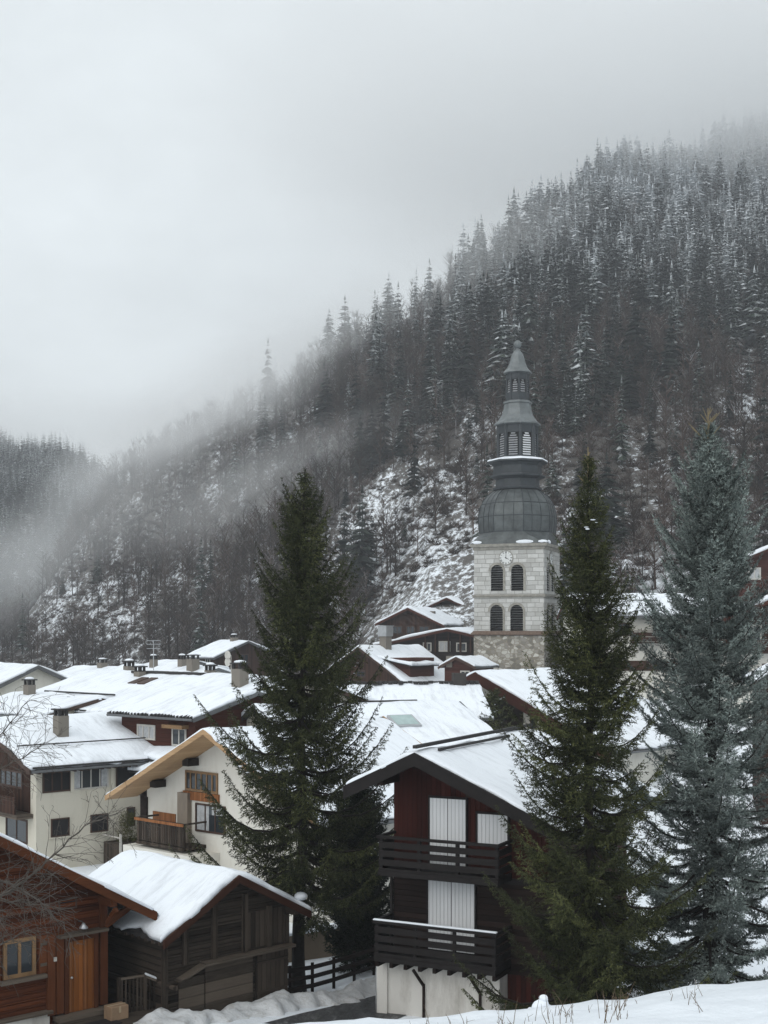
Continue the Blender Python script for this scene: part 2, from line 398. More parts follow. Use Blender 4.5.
ca = nt.nodes.new('ShaderNodeAttribute'); ca.attribute_name = 'clearing'
v = math_(nt, 'ADD', v, math_(nt, 'SUBTRACT', 0.04, math_(nt, 'MULTIPLY', ca.outputs['Fac'], 0.078)))
k = math_(nt, 'MULTIPLY', ramp(nt, v, [(0.60, (0,0,0)), (0.72, (1,1,1))]).outputs[0], hill.outputs[0])
bare = ramp(nt, nb, [(0.35, (0.035,0.030,0.026)), (0.65, (0.11,0.10,0.09))]).outputs[0]
n1 = noise(nt, P, 1.2, 3); n2 = noise(nt, P, 7.0, 5, 0.65)
snowc = ramp(nt, n1, [(0.3, (0.79,0.83,0.875)), (0.7, (0.83,0.868,0.915))]).outputs[0]
nt.links.new(mix(nt, k, snowc, bare), b.inputs['Base Color']); b.inputs['Roughness'].default_value = 0.65; b.inputs['Specular IOR Level'].default_value = 0.2
bump(nt, b, math_(nt, 'ADD', math_(nt, 'MULTIPLY', n1, 2.5), n2), 0.55, 0.07)
GROUND_MAT = m
g = link('ground', np_mesh('ground', np.stack([X, Yg, Z], -1).reshape(-1, 3), quads, [GROUND_MAT], smooth=True)); g['kind'] = 'structure'
# open clearings keep their snow, the ground under the woods is mostly leaf litter and rock
qx = 384+F*X/np.maximum(Yg, 1); qy = HOR-F*Z/np.maximum(Yg, 1)
clear = np.exp(-(((qx-412)/90)**2+((qy-556)/78)**2)**2)+np.exp(-(((qx-85)/72)**2+((qy-628)/44)**2)**2)+0.6*np.exp(-(((qx-750)/16)**2+((qy-390)/60)**2)**2)
a_ = g.data.attributes.new('clearing', 'FLOAT', 'POINT'); a_.data.foreach_set('value', np.clip(np.where(Yg > 600, 0, clear), 0, 1).ravel().astype(np.float32))

# the road past the balcony chalet: a draped strip 20 mm above the ground
def strip(name, centre, half, material, lift, nacross=6, noise_amp=0.0, crown=0.0):
    vs = []; fs = []; n = len(centre)
    for i, c in enumerate(centre):
        d = (Vector(centre[min(i+1, n-1)])-Vector(centre[max(i-1, 0)])).normalized(); r = Vector((d.y, -d.x))
        hw = half[i] if hasattr(half, '__len__') else half
        for k_ in range(nacross+1):
            t = k_/nacross*2-1; p = Vector(c)+r*hw*t
            e = max(0.0, 1-abs(t)**3)
            vs.append((p.x, p.y, G(p.x, p.y)+lift+e*crown*(1+noise_amp*float(N2(p.x*1.7, p.y*1.7)+0.6*N1(p.x*4, p.y*4)))-(0.05 if abs(t) == 1 and crown else 0)))
    q = nacross+1
    for i in range(n-1):
        for k_ in range(nacross): fs.append((i*q+k_, i*q+k_+1, (i+1)*q+k_+1, (i+1)*q+k_))
    me = bpy.data.meshes.new(name); me.from_pydata(vs, [], fs); me.materials.append(material)
    me.polygons.foreach_set('use_smooth', np.ones(len(fs), dtype=bool)); me.update()
    o = link(name, me); o['kind'] = 'structure'; return o
def line(pts, step):
    o = []
    for a, b_ in zip(pts, pts[1:]):
        a, b_ = Vector(a), Vector(b_); n = max(1, int((b_-a).length/step))
        o += [a.lerp(b_, i/n) for i in range(n)]
    return o+[Vector(pts[-1])]
road_line = line([(-7.5, 28.5), (-3.0, 33.5), (-0.9, 36.6), (1.1, 40.5), (3.4, 46), (6, 54)], 0.3)
strip('road', road_line, 1.35, ASPHALT, 0.02)
bank_line = line([(-6.6, 34.6), (-4.4, 36.4), (-2.9, 38.0), (-1.6, 39.6), (-0.2, 42.2), (2.0, 47)], 0.1)
strip('snow_bank', bank_line, [0.75+0.2*math.sin(i*0.21)+0.12*math.sin(i*0.83) for i in range(len(bank_line))], SNOW_DIRTY, 0.0, 16, 0.45, 0.22)

# ------------------------------------------------------------------ air
hm = bpy.data.materials.new('haze_air'); hm.use_nodes = True; nt = hm.node_tree; nt.nodes.clear()
o_ = nt.nodes.new('ShaderNodeOutputMaterial'); pv = nt.nodes.new('ShaderNodeVolumePrincipled')
pv.inputs['Color'].default_value = (0.93, 0.96, 1.0, 1); pv.inputs['Density'].default_value = 0.00027; pv.inputs['Anisotropy'].default_value = 0.0
nt.links.new(pv.outputs[0], o_.inputs['Volume'])
hb = MB().box(-1550, 1550, -70, 1520, -16, 340).build('haze', hm); hb['kind'] = 'stuff'

def mist(loc, size, density, seed, rz=0.0, thr=0.42, ns=1.6, ry=0.0):
    mm = bpy.data.materials.new('mist'); mm.use_nodes = True; nt = mm.node_tree; nt.nodes.clear()
    o_ = nt.nodes.new('ShaderNodeOutputMaterial'); pv = nt.nodes.new('ShaderNodeVolumePrincipled')
    pv.inputs['Color'].default_value = (0.99, 0.996, 1.0, 1)
    c = coord(nt)
    ln = nt.nodes.new('ShaderNodeVectorMath'); ln.operation = 'LENGTH'; nt.links.new(c, ln.inputs[0])
    fall = nd(nt, 'ShaderNodeMapRange'); fall.interpolation_type = 'SMOOTHSTEP'
    fall.inputs[1].default_value = 1.0; fall.inputs[2].default_value = 0.15; fall.inputs[3].default_value = 0.0; fall.inputs[4].default_value = 1.0
    nt.links.new(ln.outputs['Value'], fall.inputs[0])
    off = nt.nodes.new('ShaderNodeVectorMath'); off.operation = 'ADD'; off.inputs[1].default_value = (seed*3.7, seed*1.3, seed*2.1); nt.links.new(c, off.inputs[0])
    n = noise(nt, off.outputs[0], ns, 4, 0.6)
    nn = nd(nt, 'ShaderNodeMapRange'); nn.inputs[1].default_value = thr; nn.inputs[2].default_value = thr+0.25; nt.links.new(n, nn.inputs[0])
    nt.links.new(math_(nt, 'MULTIPLY', math_(nt, 'MULTIPLY', fall.outputs[0], nn.outputs[0]), density), pv.inputs['Density'])
    nt.links.new(pv.outputs[0], o_.inputs['Volume'])
    o = MB().ball((0, 0, 0), 1, n=20, m=12).build('mist', mm); o.location = loc; o.scale = size; o.rotation_euler = (0, ry, rz); o['kind'] = 'stuff'
    return o
if MIST:
    mist(at(690, 105, 690), (330, 270, 90), 0.017, 1, 0.0, 0.22, 1.8)      # cloud base on the high ridge
    mist(at(345, 325, 462), (125, 60, 32), 0.015, 2, 0.0, 0.34, 1.6, -0.55)
    mist(at(205, 412, 390), (66, 45, 17), 0.034, 3, 0.0, 0.32, 2.0, -0.5)
    mist(at(25, 425, 985), (260, 80, 34), 0.010, 11, 0.0, 0.25)
    mist(at(70, 530, 372), (62, 50, 16), 0.011, 4, 0.0, 0.28, 1.6, -0.75)
    mist(at(-10, 560, 560), (90, 110, 26), 0.003, 9, 0.0, 0.24)
    mist(at(300, 480, 345), (70, 40, 17), 0.019, 6, 0.0, 0.34, 1.6, -0.3)
# ------------------------------------------------------------------ houses
class House:
    """ridge runs along local y from the front gable; local x = 0 under the ridge; local z = 0 at the base"""
    def __init__(s, name, label, cat, ridge, yaw, D, wl, wr, sl, sr, base, oh=(0.8, 0.8, 0.8, 0.5), group=None,
                 wall=BROWN, roof=TILE, trim=REDFASCIA, snow=0.24, th=0.14, res=0.3, seed=0, fascia=0.26, gutter=True, walls=True, seat=False):
        s.e = thing(name, label, cat, (ridge[0], ridge[1], base), math.radians(yaw), group)
        s.D, s.wl, s.wr, s.sl, s.sr, s.zr, s.base, s.oh, s.th = D, wl, wr, sl, sr, ridge[2]-base, base, oh, th
        zl, zz = s.zr-sl*wl-th, s.zr-sr*wr-th
        s.zl, s.zz = zl, zz
        if walls:
            s.wall = MB().prism([(-wl, 0), (wr, 0), (wr, zz), (0, s.zr-th), (-wl, zl)], 'y', 0, D).build('wall', wall, s.e)
        ol, orr, of, ob = oh
        xl, x2 = -wl-ol, wr+orr
        r = MB()
        r.prism([(xl, s.rz(xl)-th), (0, s.zr-th), (x2, s.rz(x2)-th), (x2, s.rz(x2)), (0, s.zr), (xl, s.rz(xl))], 'y', -of, D+ob)
        s.roof = r.build('roof', roof, s.e)
        f = MB()
        if fascia:
            for y0, y1 in ((-of-0.05, -of+0.02), (D+ob-0.02, D+ob+0.05)):
                for xa, xb in ((xl-0.02, 0.0), (0.0, x2+0.02)):
                    f.add([(xa, y0, s.rz(xa)-fascia), (xb, y0, s.rz(xb)-fascia), (xb, y0, s.rz(xb)+0.03), (xa, y0, s.rz(xa)+0.03),
                           (xa, y1, s.rz(xa)-fascia), (xb, y1, s.rz(xb)-fascia), (xb, y1, s.rz(xb)+0.03), (xa, y1, s.rz(xa)+0.03)],
                          [(0,1,2,3),(7,6,5,4),(4,5,1,0),(5,6,2,1),(6,7,3,2),(7,4,0,3)])
            f.each('fascia', trim, s.e)
        if gutter:
            q = MB()
            for x in (xl-0.06, x2+0.06):
                q.tube([(x, -of+0.05, s.rz(x)-0.06), (x, D+ob-0.05, s.rz(x)-0.08)], 0.07, 6)
            q.each('gutter', GUTTER, s.e)
        if snow: s.snow(snow, res, seed)
    def rz(s, x): return s.zr-(s.sl*-x if x < 0 else s.sr*x)
    def slab(s, xa, xb, ya, yb, T, res, seed, zfun, ridge=True):
        nx_ = max(8, int((xb-xa)/res)); ny_ = max(8, int((yb-ya)/res))
        def spaced(a, b_, n):
            t = np.linspace(0, 1, n+1); e = np.array([0, 0.04, 0.1]); L = b_-a
            q = np.concatenate([[0, 0.05/L, 0.14/L], np.linspace(0.3/L, 1-0.3/L, n), [1-0.14/L, 1-0.05/L, 1]]); return a+q*L
        gx, gy = spaced(xa, xb, nx_), spaced(ya, yb, ny_)
        if ridge and xa < 0 < xb: gx = np.sort(np.concatenate([gx, [-0.001]]))
        GX, GY = np.meshgrid(gx, gy)
        jx = 0.05*N1(GY*1.9+seed, seed+0*GY)+0.035*N2(GY*6+seed, seed+0*GY); jy = 0.05*N2(GX*2.3+seed, seed+0*GX)
        m = np.minimum(np.minimum(GX-xa, xb-GX), np.minimum(GY-ya, yb-GY))
        edge = np.clip(1-m/0.3, 0, 1)
        th = T*(0.62+0.38*np.sqrt(np.clip(m/0.16, 0, 1)))
        th = th*(1+0.16*N1(GX*0.8+seed, GY*0.8)+0.10*N2(GX*0.5, GY*2.2+seed))+0.014*N3(GX*2.6, GY*2.6+seed)
        # the slab gets longer or shorter at its eaves and verges
        cx = (xa+xb)/2; PX = GX+edge*jx*np.sign(GX-cx); PY = GY+edge*jy*np.sign(GY-(ya+yb)/2)
        base = np.vectorize(zfun)(PX)
        if ridge: base = base-0.10*np.exp(-(PX/0.22)**2)*(T > 0.1)
        top = base+np.maximum(th, 0.03)
        n_y, n_x = GX.shape
        V = np.concatenate([np.stack([PX, PY, top], -1).reshape(-1, 3), np.stack([PX, PY, base+0.006], -1).reshape(-1, 3)])
        i2 = np.arange(n_y*n_x).reshape(n_y, n_x); off = n_y*n_x
        q = np.stack([i2[:-1, :-1], i2[:-1, 1:], i2[1:, 1:], i2[1:, :-1]], -1).reshape(-1, 4)
        ring = np.concatenate([i2[0, :], i2[1:, -1], i2[-1, -2::-1], i2[-2:0:-1, 0]]); rn = np.roll(ring, -1)
        side = np.stack([ring, ring+off, rn+off, rn], -1)
        return V, np.concatenate([q, (q+off)[:, ::-1], side])
    def snow(s, T, res, seed):
        ol, orr, of, ob = s.oh
        V, Q = s.slab(-s.wl-ol+0.05, s.wr+orr-0.05, -of+0.01, s.D+ob-0.01, T, res, seed, s.rz)
        link('roof_snow', np_mesh('roof_snow', V, Q, [SNOW_ROOF], smooth=True), s.e)
    # a box given in the coordinates of one wall: a along the wall, z up, d out of the wall
    def fb(s, face, a0, a1, z0, z1, d0, d1):
        if face == 'F': return (a0, a1, -d1, -d0, z0, z1)
        if face == 'L': return (-s.wl-d1, -s.wl-d0, a0, a1, z0, z1)
        if face == 'R': return (s.wr+d0, s.wr+d1, a0, a1, z0, z1)
    def box(s, name, mat_, face, a0, a1, z0, z1, d0, d1, parent=None, bevel=0):
        return MB().box(*s.fb(face, a0, a1, z0-s.base, z1-s.base, d0, d1)).build(name, mat_, parent or s.e, bevel=bevel)
    def window(s, face, a0, a1, z0, z1, frame=FRAME_B, bars=1, cross=0, t=0.07, pane=None, d=0.0, parent=None, name='window'):
        z0 -= s.base; z1 -= s.base; b = MB()
        for A0, A1, B0, B1 in ((a0, a1, z0, z0+t), (a0, a1, z1-t, z1), (a0, a0+t, z0+t, z1-t), (a1-t, a1, z0+t, z1-t)):
            b.box(*s.fb(face, A0, A1, B0, B1, d, d+0.06))
        for i in range(1, bars+1):
            c = a0+(a1-a0)*i/(bars+1); b.box(*s.fb(face, c-t*0.4, c+t*0.4, z0+t, z1-t, d+0.004, d+0.05))
        for i in range(1, cross+1):
            c = z0+(z1-z0)*i/(cross+1); b.box(*s.fb(face, a0+t, a1-t, c-t*0.22, c+t*0.22, d+0.006, d+0.045))
        o = b.build(name, frame, parent or s.e)
        MB().box(*s.fb(face, a0+t*0.6, a1-t*0.6, z0+t*0.6, z1-t*0.6, d+0.002, d+0.02)).build('pane', pane or GLASS, o)
        return o
    def chimney(s, x, y, w=0.7, dpt=0.7, h=1.3, cap=True, mat_=CHIMNEY, label=None):
        z = s.rz(x); o = MB().box(x-w/2, x+w/2, y-dpt/2, y+dpt/2, z-0.6, z+h).build('chimney', mat_, s.e)
        if cap:
            b = MB()
            for sx in (-1, 1):
                for sy in (-1, 1): b.box(x+sx*(w/2-0.1)-0.07, x+sx*(w/2-0.1)+0.07, y+sy*(dpt/2-0.1)-0.07, y+sy*(dpt/2-0.1)+0.07, z+h, z+h+0.3)
            b.box(x-w/2-0.08, x+w/2+0.08, y-dpt/2-0.08, y+dpt/2+0.08, z+h+0.3, z+h+0.38).build('chimney_cap', TILE, o)
            MB().ball((x, y, z+h+0.42), w/2+0.02, dpt/2+0.02, 0.12).build('cap_snow', SNOW_ROOF, o, True)
        return o
    def balcony(s, face, a0, a1, zf, rail, depth, matr, boards=3, h=1.0, gap=0.06, vertical=False, post=1.0, brackets=True, snow=0, low=0.05):
        o = MB()
        o.box(*s.fb(face, a0, a1, zf-s.base-0.14, zf-s.base, 0.0, depth))
        o = o.build('balcony', matr, s.e)
        b = MB(); z0 = zf-s.base+low; z1 = zf-s.base+h
        if vertical:
            n = int((a1-a0)/0.16)
            for i in range(n):
                c = a0+(i+0.5)*(a1-a0)/n; b.box(*s.fb(face, c-0.065, c+0.065, z0, z1-0.08, depth-0.06, depth-0.035))
        else:
            n = boards; bh = (z1-0.09-z0-gap*n)/n
            for i in range(n):
                zz_ = z0+i*(bh+gap); b.box(*s.fb(face, a0, a1, zz_, zz_+bh, depth-0.06, depth-0.03))
                for e in (a0, a1): b.box(*s.fb(face, e-0.015, e+0.015, zz_, zz_+bh, 0.05, depth-0.065))
        b.each('railing_boards', matr, o)
        b = MB(); b.box(*s.fb(face, a0-0.05, a1+0.05, z1-0.07, z1, depth-0.11, depth+0.02))
        for e in (a0, a1): b.box(*s.fb(face, e-0.05, e+0.05, z1-0.07, z1, 0.0, depth-0.112))
        b.build('handrail', matr, o)
        b = MB(); n = max(1, round((a1-a0)/post))
        for i in range(n+1):
            c = a0+0.06+(a1-a0-0.12)*i/n; b.box(*s.fb(face, c-0.045, c+0.045, zf-s.base, z1-0.072, depth-0.15, depth-0.063))
        b.each('railing_posts', matr, o)
        if snow:
            MB().box(*s.fb(face, a0-0.04, a1+0.04, z1+0.003, z1+snow, depth-0.11, depth+0.02)).build('handrail_snow', SNOW_ROOF, o, bevel=0.02)
        return o
def shift(p, yaw, u, v=0.0, dz=0.0):
    a = math.radians(yaw); c, s_ = math.cos(a), math.sin(a)
    return (p[0]+u*c-v*s_, p[1]+u*s_+v*c, p[2]+dz)

# ---- log chalet cut by the left edge
A = at(107, 1010, 36); rd = shift(A, 42, -4.5); rd = (rd[0], rd[1], -4.72)
h = House('log_chalet', 'orange-brown log chalet with a plank front door, cut by the left picture edge', 'chalet', rd, 42, 7, 4.5, 4.5, 0.56, 0.56, -11.1,
          (1.1, 1.1, 0.75, 0.5), wall=RED_LOG, trim=RED_TRIM, snow=0.13, fascia=0.24, th=0.16, seed=3, res=0.2)
u0 = 4.5
b = MB()                                            # projecting log courses and corner posts give the wall its relief
z = -10.2
k = 0
while z < -5.4:
    half = min(4.5, (-4.72-0.25-z-0.2)/0.56)
    segs = [(-half, half)]
    if z < -8.1: segs = [(-4.5, 1.38), (2.38, 3.1), (4.25, 4.5)] if z > -9.3 else [(-4.5, 3.1), (4.25, 4.5)]
    for a0, a1 in segs:
        a0, a1 = max(a0, -half), min(a1, half)
        if a1-a0 > 0.1: b.box(*h.fb('F', a0, a1, z-h.base, z-h.base+0.165, 0.0, 0.03+0.012*((k*7) % 3)))
    z += 0.19; k += 1
b.build('log_course', RED_LOG, h.e, bevel=0.025)
for a in (4.33, 3.0, 2.75): h.box('post', RED_POST, 'F', a-0.11, a+0.11, -10.3, -8.15 if a < 4 else -7.35, 0.05, 0.15)
d = h.box('door', DOORWOOD, 'F', 3.26, 4.04, -10.35, -8.42, 0.02, 0.08)
h.box('door_stile', ORANGEWOOD, 'F', 3.72, 3.80, -10.33, -8.44, 0.08, 0.105, d)
h.box('door_stile', ORANGEWOOD, 'F', 3.3, 3.36, -10.33, -8.44, 0.08, 0.1, d)
MB().ball((3.35, -0.13, -9.4-h.base), 0.035).build('door_handle', STEEL, d, True)
fr = MB(); fr.box(*h.fb('F', 3.14, 3.26, -10.35-h.base, -8.3-h.base, 0.0, 0.13)); fr.box(*h.fb('F', 4.04, 4.16, -10.35-h.base, -8.3-h.base, 0.0, 0.13)); fr.box(*h.fb('F', 3.14, 4.16, -8.42-h.base, -8.27-h.base, 0.0, 0.135))
fr.build('door_frame', RED_POST, h.e)
h.box('door_hood', OLD_LIGHT, 'F', 2.9, 4.36, -8.25, -8.18, 0.0, 0.36)
h.box('doorstep', OLD_LIGHT, 'F', 2.85, 4.5, -10.55, -10.36, 0.0, 0.4)
wd = h.window('F', 1.42, 2.34, -9.14, -8.12, FRAME_O, 1, 0, 0.10)
h.box('sill', OLD_LIGHT, 'F', 1.3, 2.6, -9.25, -9.15, 0.02, 0.2, wd)
for a in (0.72, 2.42): 
    sh = h.box('shutter', RED_TRIM, 'F', a, a+0.6, -9.14, -8.14, 0.05, 0.085)
    for zb in (-8.95, -8.4): h.box('batten', OLD_LIGHT, 'F', a+0.03, a+0.57, zb, zb+0.08, 0.085, 0.105, sh)
h.window('F', 3.0, 3.55, -7.55, -7.25, FRAME_B, 0, 0, 0.05)
lm = MB(); lm.tube([(3.62, -0.02, -7.93-h.base), (3.62, -0.2, -7.9-h.base), (3.62, -0.28, -7.97-h.base)], 0.02); lm.build('lamp_bracket', IRON, h.e)
MB().loft([[(3.62+r*math.cos(a*0.785), -0.28+r*math.sin(a*0.785), zz-h.base) for a in range(8)] for r, zz in ((0.03, -7.93), (0.05, -7.97), (0.13, -8.06), (0.12, -8.08))]).build('lamp_shade', STEEL, h.e, True)
MB().box(2.8, 2.88, -0.19, -0.155, -8.86-h.base, -8.75-h.base).build('switch_box', FRAME_W, h.e)
for sx in (-1, 1):
    b = MB(); b.bar((4.35*sx, -0.12, -8.15-h.base), (5.35*sx, -0.12, -7.62-h.base), 0.14, 0.16); b.bar((4.35*sx, -0.3, -8.05-h.base), (4.35*sx, -0.75, -7.6-h.base), 0.12, 0.14); b.each('eave_bracket', RED_TRIM, h.e)
b = MB()
for a in (0, -2.2, 2.2, -4.3, 4.3):
    zz = h.rz(a)-0.28; b.box(a-0.1, a+0.1, -0.72, 0.1, zz-0.11, zz+0.11)
b.each('purlin', RED_TRIM, h.e)
h.box('plinth', DIRTYWALL, 'F', -4.5, 2.7, -11.1, -10.22, 0.0, 0.12)
h.box('plinth_cap', OLD_LIGHT, 'F', -4.5, 2.75, -10.22, -10.14, 0.0, 0.24)
h.box('terrace', OLD_LIGHT, 'F', 2.0, 5.9, -10.72, -10.56, 0.13, 1.7)
# things on the terrace
pw = lambda u, d, z: tuple(h.e.matrix_world @ Vector((u, -d, z-h.base)))
bpy.context.view_layer.update()
def placed(name, label, cat, u, dd, z, rz=42, group=None): return thing(name, label, cat, pw(u, dd, z), math.radians(rz), group)
bxo = placed('parcel_box', 'brown cardboard box left on the terrace beside the plank front door', 'box', 4.35, 0.75, -10.558)
MB().box(-0.27, 0.27, -0.2, 0.2, 0, 0.37).build('carton', CARD, bxo, bevel=0.012)
b = MB(); b.box(-0.275, 0.275, -0.03, 0.03, 0.372, 0.376); b.box(-0.03, 0.03, -0.206, -0.202, 0.2, 0.37); b.build('tape', m_plain('parcel_tape', (0.42, 0.33, 0.22), 0.3, 0.1), bxo)
mt = MB().box(-0.5, 0.5, -0.3, 0.3, 0, 0.02).build('doormat', DARKIN); mt.location = pw(3.75, 0.95, -10.555); mt.rotation_euler = (0, 0, math.radians(42)); tag(mt, 'black doormat lying in front of the plank front door', 'doormat')
rl = placed('stair_railing', 'grey wooden stair railing with a snowy handrail, right of the plank front door', 'railing', 4.62, 0.45, -10.556)
MB().bar((0, 0, 0.95), (0.72, -0.12, 0.95), 0.07, 0.06).bar((0.72, -0.12, 0.95), (1.35, -0.35, 0.62), 0.07, 0.06).build('handrail', OLD_LIGHT, rl)
b = MB()
for i in range(7): x = 0.05+i*0.11; b.box(x, x+0.05, -0.03-i*0.018, -0.005-i*0.018, 0.0, 0.92)
for i in range(5): x = 0.85+i*0.11; b.box(x, x+0.05, -0.19-i*0.04, -0.165-i*0.04, -0.45, 0.86-i*0.055)
b.build('balusters', OLD_BOARD, rl)
b = MB(); b.box(-0.06, 0.03, -0.05, 0.04, 0, 1.0); b.box(0.70, 0.78, -0.17, -0.09, -0.4, 0.98); b.box(1.31, 1.39, -0.4, -0.32, -0.7, 0.66); b.each('railing_posts', OLD_BOARD, rl)
MB().bar((0.74, -0.125, 1.005), (1.36, -0.355, 0.68), 0.1, 0.05).build('handrail_snow', SNOW_ROOF, rl, bevel=0.015)

# ---- old barn
A = at(165, 1015, 36); rd = shift(A, 44, 2.15); rd = (rd[0], rd[1], -7.02)
h = House('old_barn', 'small dark weathered log barn under thick roof snow beside the road', 'barn', rd, 44, 4.7, 2.15, 2.25, 0.56, 0.53, -11.2,
          (0.42, 0.42, 0.55, 0.5), wall=OLD_LOG, trim=BARN_TRIM, snow=0.19, fascia=0.2, th=0.1, seed=9, res=0.16, gutter=False)
b = MB(); z = -10.9; k = 0; rr = random.Random(4)
while z < -7.6:
    hl = min(2.15, (-7.02-0.14-z-0.2)/0.56); hr = min(2.25, (-7.02-0.14-z-0.2)/0.53)
    dd = 0.03+rr.random()*0.045
    b.box(*h.fb('F', -hl-(0.14 if hl == 2.15 and k % 2 else 0), hr, z-h.base, z-h.base+0.185, 0.0, dd))
    if hl == 2.15: b.box(*h.fb('L', 0.0-(0.14 if k % 2 == 0 else 0), 4.6, z-h.base+0.1, z-h.base+0.28, 0.0, 0.03+rr.random()*0.045))
    z += 0.21; k += 1
b.build('log_course', OLD_LOG, h.e, bevel=0.03)
for a in (-1.55, -0.55, 0.55, 1.45, 2.1): h.box('post', OLD_BOARD, 'F', a-0.08, a+0.08, -9.35, h.rz(a)+h.base-0.35, 0.06, 0.17)
h.box('upper_boards', OLD_BOARD, 'F', 0.62, 2.04, -9.3, -8.25, 0.03, 0.1)
b = MB(); b.box(*h.fb('F', -1.0, 2.3, -9.47-h.base, -9.38-h.base, 0.0, 0.34)); b.bar((-1.9, -0.22, -9.75-h.base), (-1.0, -0.2, -9.44-h.base), 0.3, 0.06); b.build('shelf_plank', OLD_LIGHT, h.e)
b = MB(); b.box(*h.fb('F', -1.75, -0.9, -10.9-h.base, -9.75-h.base, 0.07, 0.11)); b.box(*h.fb('F', -0.85, 0.85, -10.9-h.base, -9.52-h.base, 0.07, 0.1)); b.build('lower_boards', OLD_LIGHT, h.e)
dr = h.box('door', OLD_BOARD, 'F', 0.95, 2.15, -10.95, -9.52, 0.09, 0.14)
for zz in (-10.7, -9.8): h.box('batten', OLD_LOG, 'F', 0.98, 2.12, zz, zz+0.1, 0.14, 0.165, dr)
b = MB(); b.tube([(-2.2, -0.06, -11-h.base), (-2.22, -0.07, -8.3-h.base)], 0.1, 8); b.tube([(-2.2, 0.3, -9.8-h.base), (-2.16, -0.55, -9.82-h.base)], 0.07, 7); b.build('corner_post', OLD_BOARD, h.e)
b = MB()
for a in (0, -2.1, 2.2): zz = h.rz(a)-0.2; b.box(a-0.08, a+0.08, -0.5, 0.1, zz-0.09, zz+0.09)
b.each('purlin', OLD_LOG, h.e)
b = MB()
for i in range(16):
    y = -0.45+i*0.34; b.box(-2.62, -2.3, y, y+0.09, h.rz(-2.6)-0.02-0.1, h.rz(-2.6)-0.1+0.06)
b.each('rafter_end', OLD_BOARD, h.e)
MB().ball((2.5, -0.32, h.rz(2.5)+0.36), 0.2, 0.2, 0.13).build('snow_lump', SNOW_ROOF, h.e, True)

# ---- balcony chalet
A = at(394, 836, 37.5); rd = shift(A, -26.5, 1.19); rd = (rd[0], rd[1], -3.42)
h = House('balcony_chalet', 'tall dark red chalet with two charcoal balconies and closed white shutters', 'chalet', rd, -26.5, 7.6, 1.19, 3.5, 0.47, 0.44, -11.3,
          (1.0, 1.0, 1.15, 0.6), wall=CHAL_RED, trim=CHAL_TRIM, snow=0.15, fascia=0.34, th=0.16, seed=21, res=0.22)
x0 = -1.19
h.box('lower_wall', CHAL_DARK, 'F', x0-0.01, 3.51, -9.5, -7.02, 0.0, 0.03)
h.box('wall_band', CHAL_TRIM, 'F', x0-0.015, 3.515, -7.02, -6.86, 0.0, 0.05)
def shut(a0, a1, z0, z1, leaf=1):
    s_ = h.box('shutter', WHITE_BOARD, 'F', a0, a1, z0, z1, 0.03, 0.075)
    b_ = MB()
    for q0, q1, w0, w1 in ((a0-0.05, a1+0.05, z1, z1+0.06), (a0-0.05, a0, z0, z1), (a1, a1+0.05, z0, z1)): b_.box(*h.fb('F', q0, q1, w0-h.base, w1-h.base, 0.02, 0.09))
    b_.build('frame', CHAL_TRIM, s_)
    if leaf: h.box('joint', DARKIN, 'F', (a0+a1)/2-0.008, (a0+a1)/2+0.008, z0, z1, 0.0755, 0.079, s_)
    return s_
shut(x0+1.17, x0+2.27, -6.72, -4.76); shut(x0+2.63, x0+3.52, -5.95, -5.12, 0); shut(x0+1.12, x0+2.54, -9.05, -7.07)
h.balcony('F', x0+0.02, x0+3.62, -6.76, None, 1.05, CHAL_TRIM, 4, 0.98, 0.075, post=1.15, low=-0.1)
h.balcony('F', x0-0.04, x0+3.6, -9.14, None, 1.2, CHAL_TRIM, 4, 1.0, 0.075, post=1.15, snow=0.045, low=-0.08)
b = MB()
for i in range(9): a = x0-0.02+i*0.44; b.box(*h.fb('F', a, a+0.1, -9.43-h.base, -9.3-h.base, 0.0, 1.16))
b.each('joist', CHAL_DARK, h.e)
h.box('basement', DIRTYWALL, 'F', x0-0.12, x0+3.5, -11.3, -9.435, 0.02, 0.62)
h.box('pier', DIRTYWALL, 'F', x0-0.2, x0+0.12, -11.3, -9.44, 0.621, 0.70)
b = MB()
for a in (x0+1.25, x0+2.95):
    zb = h.base
    b.bar((a, -0.67, -11.0-zb), (a, -0.67, -9.9-zb), 0.06, 0.06); b.bar((a, -0.67, -9.95-zb), (a-0.12, -1.1, -9.42-zb), 0.06, 0.07)
b.each('brace', CHAL_DARK, h.e)
b = MB(); b.tube([(x0-0.25, -0.6, -11.3-h.base), (x0-0.25, -0.55, -9.3-h.base)], 0.05, 8); b.build('downpipe', STEEL, h.e, True)
b = MB(); b.tube([(x0-0.03, -0.1, -9.1-h.base), (x0-0.03, -0.1, -7.0-h.base)], 0.045, 8); b.build('balcony_pillar', CHAL_TRIM, h.e, True)
b = MB()
for a in (0, -1.1, 1.6, 3.3): zz = h.rz(a)-0.3; b.box(a-0.09, a+0.09, -1.1, 0.05, zz-0.12, zz+0.12)
b.each('purlin', CHAL_DARK, h.e)
b = MB(); zz = h.zr
b.bar((0.03, -1.2, zz+0.19), (0.03, 8.1, zz+0.20), 0.12, 0.09); b.bar((0.36, -0.3, zz+0.06), (0.36, 5.2, zz+0.05), 0.07, 0.07); b.each('ridge_cap', TILE, h.e)

